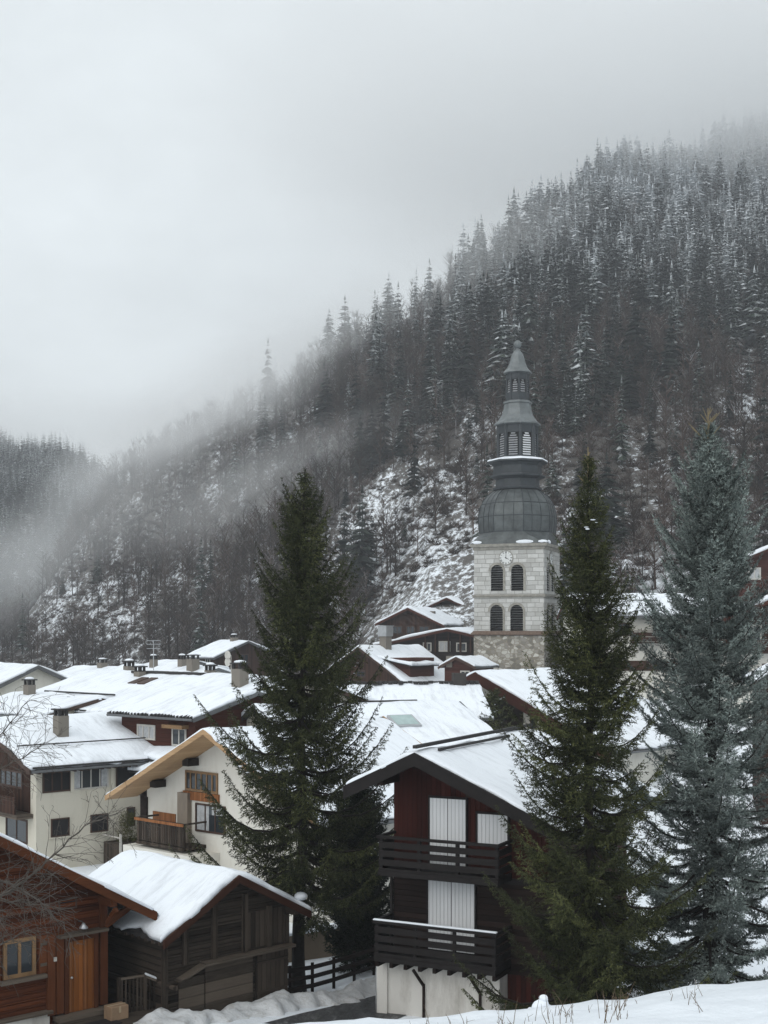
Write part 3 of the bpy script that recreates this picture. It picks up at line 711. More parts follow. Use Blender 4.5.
# ---- cream apartment house
A = at(36, 850, 66); rd = shift(A, -48, -5.5); rd = (rd[0], rd[1], -4.78)
h = House('cream_house', 'cream rendered house with a row of upper windows and a slim grey chimney', 'house', rd, -48, 8.6, 5.2, 5.5, 0.36, 0.36, -12.8,
          (0.8, 0.75, 0.7, 0.3), wall=CREAM, trim=FRAME_B, snow=0.2, fascia=0.2, seed=31, res=0.35)
h.box('gable_boards', BROWN, 'F', -5.2, 4.9, -9.35, -5.2-1.2, 0.0, 0.06)
h.box('gable_boards', BROWN, 'F', -2.6, 2.6, -6.4, -5.75, 0.0, 0.055)
h.box('balcony', OLD_LIGHT, 'F', -4.5, 5.2, -9.6, -9.38, 0.0, 0.9)
h.box('balcony_boards', BROWN, 'F', -4.5, 4.9, -9.37, -8.5, 0.82, 0.88)
h.window('F', 1.6, 4.2, -8.2, -7.3, FRAME_B, 3, 0, 0.1, d=0.06)
h.window('F', -3.0, -0.2, -8.2, -7.2, FRAME_B, 3, 0, 0.1, d=0.06)
h.window('F', 2.2, 4.6, -11.0, -9.75, FRAME_B, 1, 0, 0.09)
h.window('R', 0.35, 1.95, -8.32, -7.12, FRAME_B, 2, 0, 0.08, DARKIN)
wd = h.window('R', 2.05, 4.15, -8.3, -7.1, FRAME_W, 3, 0, 0.07)
for a in (2.12, 3.72): h.box('curtain', CURTAIN, 'R', a, a+0.36, -8.22, -7.18, 0.0205, 0.024, wd)
h.window('R', 4.6, 6.2, -8.35, -7.1, FRAME_B, 0, 0, 0.05, DARKIN)
b = MB()
for a in (0.05, 2.0, 4.35): b.box(*h.fb('R', a-0.09, a+0.09, -8.4-h.base, -6.95-h.base, 0.0, 0.12))
b.each('pilaster', CREAM, h.e)
for a in (0.82, 3.08): 
    wd = h.window('R', a, a+1.04, -10.62, -9.68, FRAME_B, 0, 0, 0.06, DARKIN)
    h.box('sill', CREAM, 'R', a-0.08, a+1.12, -10.7, -10.63, 0.0, 0.1, wd)
h.window('R', 5.25, 5.75, -10.5, -9.5, FRAME_B, 0, 0, 0.06)
h.chimney(2.95, 2.75, 0.62, 0.62, 1.25)
b = MB(); 
for i in range(24): y = -0.6+i*0.4; b.box(5.6, 6.22, y, y+0.1, h.rz(5.9)-0.36, h.rz(5.9)-0.24)
b.each('rafter_end', FRAME_B, h.e)
b = MB(); b.tube([(6.35, -0.6, h.rz(6.25)+0.12), (6.35, 8.6, h.rz(6.25)+0.12)], 0.05); 
b.tube([(4.2, -0.4, h.rz(4.2)+0.34), (4.2, 8.0, h.rz(4.2)+0.34)], 0.035); b.each('snow_guard', TILE, h.e)
bpy.context.view_layer.update()
pl = thing('planter', 'dark board planter with an evergreen shrub against the cream house wall', 'planter', tuple(h.e.matrix_world @ Vector((6.7, 5.2, 0.55))), math.radians(-48))
MB().box(-0.9, 0.9, -1.5, 1.3, 0.0, 1.15).build('planter_box', OLD_BOARD, pl)
b = MB(); b.box(0.85, 0.95, -1.6, -1.5, -0.2, 1.75); b.box(-0.95, 0.95, -1.56, -1.5, 1.5, 1.56); b.each('white_rail', FRAME_W, pl)
PLANTER = pl

# ---- house with the pale new soffit
A = at(147, 830, 60); rd = shift(A, -42, 6.1); rd = (rd[0], rd[1], -4.2)
h = House('soffit_house', 'white rendered house with a wide pale wooden soffit and a small wooden balcony', 'house', rd, -42, 9, 6.1, 6.0, 0.49, 0.49, -12.4,
          (0.75, 1.1, 1.75, 0.5), wall=WHITEWALL, trim=NEWWOOD, snow=0.13, fascia=0.2, seed=41, res=0.35, th=0.1)
b = MB(); ol = 7.2
for sx in (-1, 1):
    xa, xb = (-6.83 if sx < 0 else 7.08), 0.0
    pts = [(xa, h.rz(xa)-0.115), (xb, h.rz(xb)-0.115), (xb, h.rz(xb)-0.19), (xa, h.rz(xa)-0.19)]
    b.prism(pts, 'y', -1.7, 0.0)
b.each('soffit', NEWWOOD, h.e)
b = MB()
for a in (-4.9, -2.6, -0.1, 2.6, 4.9): zz = h.rz(a)-0.36; b.box(a-0.2, a+0.2, -0.62, 0.05, zz-0.16, zz+0.16)
b.each('purlin', BARK, h.e)
h.window('F', -3.3, -1.1, -7.15, -6.25, FRAME_O, 5, 0, 0.1)
h.box('window_apron', ORANGEWOOD, 'F', -3.4, -1.0, -7.55, -7.17, 0.0, 0.1)
h.box('stone_pier', m_plaster('rough_stone', (0.25,0.21,0.17), (0.1,0.09,0.08), 0.7), 'F', -3.6, -2.9, -12.4, -7.25, 0.0, 0.25)
wd = h.window('F', -2.6, -0.6, -8.9, -7.65, FRAME_B, 2, 0, 0.08, d=0.0)
h.box('blind', CURTAIN, 'F', -2.5, -1.7, -8.82, -7.72, 0.0205, 0.024, wd); h.box('blind', CURTAIN, 'F', -1.5, -0.7, -8.1, -7.72, 0.0205, 0.024, wd)
h.balcony('F', -5.2, -1.9, -9.45, None, 1.3, OLD_BOARD, 3, 1.05, vertical=True)
dd_ = h.box('door', ORANGEWOOD, 'F', -5.6, -4.0, -9.53, -8.3, 0.0, 0.06)
h.box('balcony_rail', ORANGEWOOD, 'F', -5.25, -1.85, -8.52, -8.40, 1.32, 1.38)
h.box('terrace', WHITEWALL, 'F', -5.9, -1.0, -12.4, -9.7, 0.0, 1.5)
h.box('side_boards', CHAL_DARK, 'L', 0.3, 4.0, -9.6, -7.6, 0.0, 0.9)
h.box('downpipe', CHAL_DARK, 'F', -6.25, -6.02, -11.6, -7.7, -0.05, 0.1)

# ---- dormer house behind
rd = (-7.35, 71.97, -3.42)
h = House('dark_timber_house', 'dark timber house with pale windows high under a snow-covered tiled eave', 'house', rd, 48, 6.4, 4.0, 4.0, 0.27, 0.27, -12.6,
          (0.6, 0.6, 0.6, 0.5), wall=REDBROWN, trim=GUTTER, snow=0.24, fascia=0.18, seed=51, res=0.35)
h.window('L', 3.35, 4.95, -6.05, -5.22, FRAME_W, 2, 0, 0.1, CURTAIN)
h.window('L', 0.7, 1.9, -6.25, -5.25, FRAME_W, 1, 0, 0.1)
h.box('awning', FRAME_O, 'L', 0.5, 2.2, -5.28, -5.08, 0.0, 0.5)
b = MB()
for i in range(26): y = -0.4+i*0.28; b.tube([(-4.66, y, h.rz(-4.6)+0.04), (-4.2, y, h.rz(-4.2)+0.05)], 0.075, 6)
b.each('tile_edge', TILE, h.e)
# lean-to roofs below the windows
def leanto(h, face, y0, y1, ztop, drop, out_, seed):
    z1, z0 = ztop-h.base, ztop-drop-h.base
    xw = -h.wl
    MB().prism([(xw+0.0, z1-0.15), (xw, z1), (xw-out_, z0), (xw-out_, z0-0.15)], 'y', y0, y1).build('leanto_roof', TILE, h.e)
    V, Q = h.slab(-out_-0.03, -0.05, y0-0.05, y1+0.05, 0.2, 0.35, seed, lambda x: z1+(x/out_)*(z1-z0), False)
    V[:, 0] += xw; link('leanto_snow', np_mesh('leanto_snow', V, Q, [SNOW_ROOF], smooth=True), h.e)
leanto(h, 'L', 1.2, 7.6, -6.45, 0.42, 1.3, 5); 
h.box('lower_block', CHAL_DARK, 'L', 1.4, 7.4, -9.2, -7.05, 0.02, 0.9)
leanto(h, 'L', 1.0, 7.9, -6.98, 0.5, 2.0, 6)

# ---- long snowy roof
rd = (-5.07, 80.2, -3.0)
h = House('long_house', 'long house with a broad unbroken snowy roof behind the dark timber house', 'house', rd, 48, 21, 7.0, 7.0, 0.29, 0.29, -12.8,
          (0.8, 0.8, 0.6, 0.6), wall=CREAM, trim=FRAME_B, snow=0.26, fascia=0.2, seed=61, res=0.5)
h.chimney(-1.2, 14.6, 0.6, 0.6, 0.5); h.chimney(0.6, 18.2, 0.6, 0.6, 0.6); h.chimney(-2.4, 3.0, 0.75, 0.75, 1.3); h.chimney(0.3, 9.0, 0.55, 0.55, 0.4)
b = MB(); b.tube([(-5.2, 12, h.rz(-5.2)+0.3), (-5.2, 20, h.rz(-5.2)+0.3)], 0.06); b.tube([(-7.75, -0.4, h.rz(-7.7)+0.13), (-7.75, 21, h.rz(-7.7)+0.13)], 0.06); b.each('snow_guard', TILE, h.e)
b = MB(); b.bar((-0.4, 8.5, h.zr+0.1), (-0.4, 16, h.zr+0.1), 1.0, 0.16); b.build('bare_ridge_tiles', TILE, h.e)
for i, y in enumerate((12.2, 13.2)): 
    s_ = MB().bar((-1.8, y, h.rz(-1.8)+0.3), (-3.0, y, h.rz(-3.0)+0.3), 0.75, 0.1).each('roof_window', FRAME_B, h.e)
b = MB(); b.tube([(0.9, 15.8, h.zr), (0.9, 15.8, h.zr+2.3)], 0.03); 
for zz in (1.7, 2.0, 2.25): b.tube([(0.3, 15.8, h.zr+zz), (1.5, 15.8, h.zr+zz)], 0.02, 4)
b.build('antenna', STEEL, h.e)
for zz in (0.9, 1.35):
    c = Vector((0.4, 7.2, h.zr+zz)); dsh = MB()
    dsh.loft([[tuple(c+Vector((-0.05*q, 0, 0))+Vector((0, r*math.cos(a*0.628), r*math.sin(a*0.628)))) for a in range(10)] for r, q in ((0.30, 3), (0.2, 1), (0.06, 0))]).tube([c, c+Vector((0.15, 0, 0)), c+Vector((0.15, 0, -zz))], 0.03); dsh.build('satellite_dish', FRAME_W, h.e)

h = House('wing_house', 'low snowy roof with a dark gutter stepping down in front of the long snowy roof', 'house', (-18.6, 84.2, -4.42), 48, 9, 4.0, 4.0, 0.22, 0.22, -12.8,
          (0.6, 0.6, 0.4, 0.4), wall=CREAM, trim=FRAME_B, snow=0.2, fascia=0.2, seed=63, res=0.4)
h.window('L', 2.0, 3.2, -7.0, -6.0, FRAME_B, 1, 0, 0.1); h.chimney(-0.5, 7.0, 0.6, 0.6, 0.8)
# ---- far left house
rd = (-27.2, 101, -2.75)
h = House('corner_house', 'house at the left picture edge with a steep snowy roof and two pale chimneys', 'house', rd, 48, 12, 7, 6, 0.42, 0.42, -12.8, (0.7, 0.7, 0.6, 0.5), wall=WHITEWALL, trim=GUTTER, seed=71, res=0.5)
h.chimney(-5.2, 0.9, 0.9, 0.9, 1.4); h.chimney(-5.4, 3.2, 0.9, 0.9, 1.5)
b = MB()
for y in (6.5, 8.0, 9.5): b.bar((-1, y, h.rz(-1)+0.32), (-6.5, y, h.rz(-6.5)+0.32), 0.16, 0.06)
b.each('roof_batten', NEWWOOD, h.e)
# ------------------------------------------------------------------ roofs in the middle
def R_at(px, py, Y): return tuple(at(px, py, Y))
# big roof with the skylight: ridge right end at (455,700)
h = House('skylight_house', 'house with a small glass skylight in its wide snowy roof, behind the balcony chalet', 'house', (4.1, 75.0, -4.15), 114, 12, 9.5, 5, 0.38, 0.38, -12.6,
          (0.6, 0.6, 0.3, 0.3), wall=CREAM, trim=TILE, snow=0.22, seed=81, res=0.45)
sk = MB().bar((-2.2, 4.55, h.rz(-2.2)+0.29), (-3.5, 4.55, h.rz(-3.5)+0.29), 1.5, 0.14).build('skylight', STEEL, h.e)
MB().bar((-2.3, 4.55, h.rz(-2.3)+0.365), (-3.4, 4.55, h.rz(-3.4)+0.365), 1.3, 0.02).build('pane', m_plain('greenish_glass', (0.35, 0.46, 0.45), 0.08, 0.2, 2, 0, 0, 0.5), sk)
b = MB(); b.bar((-0.1, 2.5, h.zr+0.16), (-0.1, 8.0, h.zr+0.16), 0.16, 0.08); b.each('ridge_cap', TILE, h.e)
h = House('back_roof_house', 'low house showing a strip of snowy roof and dark ridge behind the skylight roof', 'house', R_at(475, 684, 92)[:3], 96, 14, 5, 4, 0.37, 0.37, -12.6,
          (0.6, 0.6, 0.3, 0.3), wall=BROWN, trim=TILE, snow=0.2, seed=83, res=0.5)
h.chimney(-0.3, 1.2, 0.9, 0.9, 0.9, False, m_plain('dark_chimney', (0.05, 0.045, 0.042), 0.9))
b = MB(); rr = random.Random(5)
for i in range(40):
    y = -0.2+i*0.36; b.box(-0.25-rr.random()*0.5, 0.1, y, y+0.3, h.zr+0.02, h.zr+0.2+rr.random()*0.05)
b.build('ridge_tiles', TILE, h.e)
# mono-pitch house with the red-brown rake in front of the tower
A = at(487, 672, 95)
h = House('rake_house', 'white-walled house with a deep red-brown rake board, directly in front of the stone tower', 'house', tuple(A), -45, 12, 0.7, 11.0, 0.43, 0.43, -12.6,
          (0.3, 0.8, 1.3, 0.4), wall=WHITEWALL, trim=REDFASCIA, snow=0.24, fascia=0.75, seed=85, res=0.45)
h.box('timber_wall', CHAL_DARK, 'F', -0.7, 3.4, -9.5, -4.9, 0.0, 0.08)
h.window('F', 4.05, 4.6, -8.4, -6.1, FRAME_B, 0, 1, 0.08); h.window('F', 5.2, 6.2, -8.6, -6.7, FRAME_B, 1, 1, 0.08); h.window('F', 6.9, 7.8, -9.2, -7.6, FRAME_B, 1, 0, 0.08)
b = MB(); b.bar((1.2, -0.2, -8.5-h.base), (2.6, -0.9, -5.9-h.base), 0.22, 0.22); b.each('strut', CHAL_DARK, h.e)
# dormer house
A = at(363, 647, 148)
h = House('dormer_house', 'brown house with a dormer under roof snow and a chimney with a grey metal hood', 'house', tuple(A), -40, 10, 5.2, 7, 0.58, 0.58, -12.6,
          (0.7, 0.7, 0.9, 0.4), wall=BROWN, trim=FRAME_B, snow=0.26, fascia=0.25, seed=87, res=0.6)
dm = MB(); x0, x1 = 2.4, 6.2; z1 = h.rz(1.2)-0.5; dm.box(x0, x1, 0.8, 5.2, h.rz(x1)-0.2, z1).build('dormer', REDBROWN, h.e)
V, Q = h.slab(0.6, 6.9, 0.2, 5.8, 0.3, 0.6, 3, lambda x: z1+0.25-(x-0.6)*0.17, False); 
rf = MB().prism([(0.6, z1+0.12), (6.85, z1+0.12-1.06), (6.85, z1+0.24-1.06), (0.6, z1+0.24)], 'y', 0.25, 5.75).build('dormer_roof', TILE, h.e)
link('dormer_snow', np_mesh('dormer_snow', V, Q, [SNOW_ROOF], smooth=True), h.e)
ch = h.chimney(0.5, 3.4, 1.0, 1.0, 1.5, False); z = h.rz(0.5)+1.5
MB().loft([[(0.5-q, 3.4-q, z+zz), (0.5+q, 3.4-q, z+zz), (0.5+q, 3.4+q, z+zz), (0.5-q, 3.4+q, z+zz)] for q, zz in ((0.62, 0), (0.64, 1.15), (0.70, 1.17), (0.70, 1.24))]).build('chimney_hood', STEEL, ch)
h.window('F', -1.0, 0.4, -5.4, -4.6, FRAME_B, 1, 0, 0.12)
# small red-brown house beside the tower
h = House('brick_red_house', 'small red-brown house half hidden by the left edge of the stone tower', 'house', R_at(458, 657, 138), -30, 5, 1.6, 1.8, 0.5, 0.45, -12.6, (0.5, 0.5, 0.5, 0.3), wall=REDBROWN, trim=FRAME_B, seed=88, res=0.6)
h.chimney(-1.0, 0.2, 0.7, 0.7, 0.6, False)
h.window('F', 0.3, 1.4, -5.2, -4.3, FRAME_W, 1, 0, 0.12)
# chalets on the foot of the slope
def slope_chalet(name, label, px, py, Y, yaw, D, wl, wr, s1, wall, seed, wins, bal=None, group=None):
    r = at(px, py, Y); bs = min(G(r.x+dx, r.y+dy) for dx in (-6, 6) for dy in (-2, 8))-1.0
    h = House(name, label, 'chalet', tuple(r), yaw, D, wl, wr, s1, s1, bs, (0.9, 0.9, 1.0, 0.4), wall=wall, trim=REDFASCIA, snow=0.32, fascia=0.32, seed=seed, res=0.7)
    for a0, a1, d0, d1, fr, pn in wins: h.window('F', a0, a1, r.z-d1, r.z-d0, fr, 1, 0, 0.14, pn)
    if bal: h.balcony('F', -wl, wr, r.z-bal, None, 1.0, wall, 2, 0.9, vertical=True)
    return h
h = slope_chalet('gable_chalet', 'dark chalet with red-brown gable and small balcony on the slope left of the tower', 410, 608, 190, -22, 10, 4.2, 4.8, 0.46, BROWN, 91,
    [(-2.8, -1.2, 2.6, 4.0, FRAME_B, None), (-0.6, 0.8, 2.6, 4.2, FRAME_B, None), (1.4, 3.0, 2.6, 4.0, FRAME_B, None)], 4.6)
h.chimney(2.0, 4, 0.8, 0.8, 0.5, False)
h = slope_chalet('upper_chalet', 'dark chalet showing just its snowy gable, highest house left of the tower', 449, 598, 207, -28, 9, 4.4, 6.0, 0.42, CHAL_DARK, 93,
    [(-1.8, -0.3, 1.9, 3.3, FRAME_W, CURTAIN), (0.8, 2.3, 1.9, 3.4, FRAME_W, CURTAIN)])
h = slope_chalet('low_chalet', 'wide low chalet with an open dark gable, just below the red-brown gable chalet', 449, 629, 172, -18, 10, 9.5, 5.5, 0.22, CHAL_DARK, 95,
    [(-3.6, -2.4, 1.8, 3.0, FRAME_W, None), (-1.4, 0.2, 1.6, 3.0, FRAME_W, CURTAIN), (1.0, 2.4, 1.8, 3.0, FRAME_W, None)], 4.0)
b = MB()
for a in (-3.2, -1.8, 0, 1.6, 3.0): b.box(*h.fb('F', a-0.12, a+0.12, h.zr-4, h.rz(a)-0.3, 0.05, 0.3))
b.each('post', BROWN, h.e)
# houses behind the long roof
FH = [('grey_roofed_house', 'small house with a flat snowy roof and a tall chimney, behind the long snowy roof', 168, 667, 128, 48, 6, 4.5, 4.5, 0.25, CHIMNEY, 3),
      ('tall_chimney_house', 'snow-roofed house with a wide pale chimney, right of the small flat-roofed house', 214, 668, 120, 48, 7, 4.0, 4.0, 0.3, WHITEWALL, 4),
      ('dark_shed', 'low dark shed with a white roof behind the long snowy roof', 196, 662, 150, 48, 6, 4.0, 4.0, 0.22, CHAL_DARK, 5),
      ('hillside_house', 'brown house with a snowy roof under the trees, left of the tallest spruce', 246, 641, 175, 40, 6, 5.0, 4.0, 0.4, BROWN, 6),
      ('edge_cottage', 'small pale cottage with a white roof behind the row of chimneys', 118, 668, 140, 48, 7, 4.0, 4.0, 0.25, CREAM, 7)]
for nm, lb, px, py, Y, yaw, D, wl, wr, s1, wl_m, sd_ in FH:
    r = at(px, py, Y); h = House(nm, lb, 'house', tuple(r), yaw, D, wl, wr, s1, s1, -13.0, (0.6, 0.6, 0.6, 0.4), wall=wl_m, trim=GUTTER, snow=0.3, seed=sd_, res=0.7)
    if 'chimney' in nm: h.chimney(-1.5, 1.2, 0.9, 0.8, 1.3); h.chimney(-0.5, 4.0, 0.6, 0.6, 0.9)
    elif nm == 'grey_roofed_house': h.chimney(-1.0, 1.0, 0.6, 0.6, 1.0); h.chimney(-2.0, 3.5, 0.6, 0.6, 0.5, False)
    elif nm != 'dark_shed': h.chimney(-0.6, 2.0, 0.8, 0.8, 0.7)
    h.window('L', 1.0, 2.2, h.zz+h.base-1.6, h.zz+h.base-0.5, FRAME_W, 1, 0, 0.12); h.window('F', -1.0, 0.4, h.zz+h.base-1.2, h.zz+h.base, FRAME_B, 1, 0, 0.12)
# right side
r = at(662, 596, 122)
h = House('long_white_house', 'long white house with a brown lower band, seen between the two right spruces', 'house', (r.x+4.0, r.y, r.z), 90, 12.5, 5.5, 5.5, 0.31, 0.31, -9.0, (0.9, 0.9, 0.5, 0.5),
          wall=WHITEWALL, trim=REDFASCIA, snow=0.3, seed=101, res=0.6)
zt = h.zl+h.base
h.balcony('L', 1, 8, zt-2.4, None, 1.2, BROWN, 2, 1.0, vertical=False)
h.box('wood_band', BROWN, 'L', 0.0, 12.5, zt-5.0, zt-4.1, 0.0, 0.1)
for a in (1.2, 4.5, 8, 10.4): h.window('L', a, a+1.5, zt-1.9, zt-0.7, FRAME_B, 1, 0, 0.12)
b = MB()
for i in range(3): b.tube([(-2.6, 1+i*4, h.rz(-2.6)+0.36), (-2.6, 3.4+i*4, h.rz(-2.6)+0.36)], 0.05, 4)
b.each('snow_guard', TILE, h.e)
r = at(790, 540, 138)
h = House('red_brown_chalet', 'red-brown chalet with a white-framed window at the right picture edge, highest house on that side', 'chalet', tuple(r), -8, 9, 6, 6, 0.42, 0.42, G(r.x, r.y)-2, (0.9, 0.9, 1.0, 0.5), wall=REDBROWN, trim=REDFASCIA, snow=0.32, seed=103, res=0.6)
for a in (-4.3, -1.5): h.window('F', a, a+1.3, r.z-4.2, r.z-2.9, FRAME_W, 1, 0, 0.14, CURTAIN)
r = at(795, 590, 97)
h = House('brown_lower_chalet', 'brown chalet with white lower walls at the right picture edge, below the red-brown chalet', 'chalet', tuple(r), -10, 9, 5.5, 5, 0.40, 0.40, G(r.x, r.y)-2, (0.9, 0.9, 1.0, 0.5), wall=BROWN, trim=REDFASCIA, snow=0.3, seed=105, res=0.6)
for a in (-3.6, -1.2): h.window('F', a, a+1.2, r.z-3.9, r.z-2.6, FRAME_W, 1, 0, 0.12)
h.box('lower_wall', WHITEWALL, 'F', -5.5, 5, h.base, r.z-4.6, 0.0, 0.1); h.balcony('F', -5.5, 5, r.z-4.6, None, 1.1, BROWN, 2, 0.9, vertical=True)
for a in (-4.6, -2.4): h.window('F', a, a+1.3, r.z-6.9, r.z-5.5, FRAME_B, 1, 0, 0.12, d=0.1)
r = at(835, 640, 72)
h = House('snowy_shed', 'low shed at the right picture edge showing only its steep snowy roof', 'shed', tuple(r), -12, 6, 4, 4, 0.55, 0.55, G(r.x, r.y)-1.5, (0.5, 0.5, 0.5, 0.4), wall=BROWN, trim=REDFASCIA, snow=0.3, seed=107, res=0.5)
h.window('F', -1.6, -0.4, r.z-2.9, r.z-2.0, FRAME_B, 1, 0, 0.1)

# ------------------------------------------------------------------ the church tower
def m_stone(name, kind):
    m, nt, b = mat(name); c = coord(nt); sep = nt.nodes.new('ShaderNodeSeparateXYZ'); nt.links.new(c, sep.inputs[0])
    cmb = nt.nodes.new('ShaderNodeCombineXYZ'); nt.links.new(math_(nt, 'ADD', sep.outputs[0], sep.outputs[1]), cmb.inputs[0]); nt.links.new(sep.outputs[2], cmb.inputs[1])
    big = noise(nt, c, 0.55, 6, 0.7); fine = noise(nt, c, 6, 5, 0.7)
    if kind == 'ashlar':
        wob = nt.nodes.new('ShaderNodeVectorMath'); wob.operation = 'ADD'; nt.links.new(cmb.outputs[0], wob.inputs[0])
        nn = nd(nt, 'ShaderNodeTexNoise', Scale=1.1, Detail=3.0); nt.links.new(c, nn.inputs['Vector'])
        sc = nt.nodes.new('ShaderNodeVectorMath'); sc.operation = 'SCALE'; sc.inputs['Scale'].default_value = 0.12; nt.links.new(nn.outputs['Color'], sc.inputs[0]); nt.links.new(sc.outputs[0], wob.inputs[1])
        br = nd(nt, 'ShaderNodeTexBrick', Scale=1.0, Bias=0.0); br.inputs['Mortar Size'].default_value = 0.028; br.inputs['Mortar Smooth'].default_value = 0.3
        br.inputs['Brick Width'].default_value = 0.95; br.inputs['Row Height'].default_value = 0.5; br.offset = 0.5; br.squash = 1.3; br.squash_frequency = 3
        br.inputs['Color1'].default_value = (0.62, 0.62, 0.605, 1); br.inputs['Color2'].default_value = (0.43, 0.428, 0.412, 1); br.inputs['Mortar'].default_value = (0.29, 0.285, 0.265, 1)
        nt.links.new(wob.outputs[0], br.inputs['Vector']); col = br.outputs['Color']; hgt = math_(nt, 'SUBTRACT', math_(nt, 'MULTIPLY', fine, 0.4), br.outputs['Fac'])
    else:
        vor = nd(nt, 'ShaderNodeTexVoronoi', Scale=2.0, Randomness=1.0); nt.links.new(mapping(nt, cmb.outputs[0], (1, 1.35, 1)), vor.inputs['Vector'])
        v2 = nd(nt, 'ShaderNodeTexVoronoi', Scale=2.0, Randomness=1.0); v2.feature = 'DISTANCE_TO_EDGE'; nt.links.new(mapping(nt, cmb.outputs[0], (1, 1.35, 1)), v2.inputs['Vector'])
        s2 = nt.nodes.new('ShaderNodeSeparateColor'); nt.links.new(vor.outputs['Color'], s2.inputs[0])
        st = ramp(nt, s2.outputs[0], [(0.1, (0.20, 0.19, 0.165)), (0.5, (0.40, 0.38, 0.34)), (0.95, (0.62, 0.61, 0.57))]).outputs[0]
        e = ramp(nt, v2.outputs['Distance'], [(0.02, (0, 0, 0)), (0.10, (1, 1, 1))]).outputs[0]
        col = mix(nt, e, (0.27, 0.24, 0.19), st); hgt = math_(nt, 'ADD', math_(nt, 'MULTIPLY', fine, 0.4), e)
    k = ramp(nt, big, [(0.45, (0, 0, 0)), (0.75, (0.6,)*3)]).outputs[0]
    col = mix(nt, k, col, (0.33, 0.32, 0.295)); col = mix(nt, math_(nt, 'MULTIPLY', fine, 0.5), col, mix(nt, 1.0, col, (0.72, 0.7, 0.66), 'MULTIPLY'))
    nt.links.new(col, b.inputs['Base Color']); b.inputs['Roughness'].default_value = 0.9; b.inputs['Specular IOR Level'].default_value = 0.15
    bump(nt, b, hgt, 0.7, 0.05); return m
ASHLAR = m_stone('pale_ashlar', 'ashlar'); RUBBLE = m_stone('rubble_stone', 'rubble')
LEDGE = m_plain('ledge_stone', (0.30, 0.285, 0.25), 0.9, 0.35, 2); TILELEDGE = m_plain('rusty_tiles', (0.15, 0.105, 0.08), 0.85, 0.45, 5)
ZINC = m_plain('zinc_sheet', (0.082, 0.092, 0.093), 0.5, 0.5, 0.9, 0.35, 0.01, 0.4); ZINC_D = m_plain('dark_zinc', (0.042, 0.048, 0.053), 0.5, 0.3, 1.5, 0.3, 0.01)
ZINC_L = m_plain('pale_zinc', (0.15, 0.165, 0.168), 0.5, 0.35, 1.2, 0.3, 0.01, 0.4)
LOUVRE = m_plain('grey_louvres', (0.28, 0.29, 0.30), 0.7, 0.3, 4); LOUVRE_D = m_plain('dark_louvres', (0.012, 0.0105, 0.0105), 0.8, 0.3, 4, 0, 0, 0.08); LOUVRE_LIT = m_plain('lit_louvres', (0.66, 0.68, 0.69), 0.6, 0.2, 4)  # last louvre tone is the lit lantern side, put into the colour
tw = thing('church_tower', 'square pale stone church tower with clock faces and a tiered onion-shaped zinc spire', 'church tower', (15.41, 150.03, -12.9), math.radians(-20))
B0 = -12.9; S = 4.05
zt_ = lambda z: z-B0
wall = MB().box(-S, S, -S, S, zt_(-0.45), zt_(9.35)).build('wall', ASHLAR, tw)
MB().box(-S-0.02, S+0.02, -S-0.02, S+0.02, 0, zt_(-0.46)).build('rubble_wall', RUBBLE, tw)
def ringbox(b, s0, z0, z1): b.box(-s0, s0, -s0, s0, z0, z1)
b = MB(); ringbox(b, S+0.20, zt_(3.80), zt_(3.98)); ringbox(b, S+0.12, zt_(3.66), zt_(3.80)); b.build('string_course', LEDGE, tw)
b = MB(); b.loft([[(sx*q, sy*q, zt_(z)) for sx, sy in ((-1,-1),(1,-1),(1,1),(-1,1))] for q, z in ((S+0.16, -0.62), (S+0.34, -0.52), (S+0.30, -0.40), (S+0.05, -0.10))]); b.build('tile_ledge', TILELEDGE, tw)
b = MB(); b.loft([[(sx*q, sy*q, zt_(z)) for sx, sy in ((-1,-1),(1,-1),(1,1),(-1,1))] for q, z in ((S+0.03, 9.0), (S+0.10, 9.12), (S+0.12, 9.3), (S+0.34, 9.40), (S+0.40, 9.70))]); b.build('cornice', LEDGE, tw)
OPEN = [(-1.37, 4.40, 7.35, 0.70), (0.98, 4.40, 7.35, 0.70), (-1.42, -0.11, 2.83, 0.73), (0.91, -0.11, 2.83, 0.73)]
def arch(c, z0, z1, r, n=10):
    return [(c-r, z0), (c+r, z0)]+[(c+r*math.cos(math.pi*i/n), z1-r+r*math.sin(math.pi*i/n)) for i in range(n+1)]
cut = MB()
FACES = [(0, 1), (1, 1), (2, 1), (3, 1)]                # front, right, back, left: quarter turns
def turn(p, q):
    for _ in range(q): p = (-p[1], p[0], p[2])
    return p
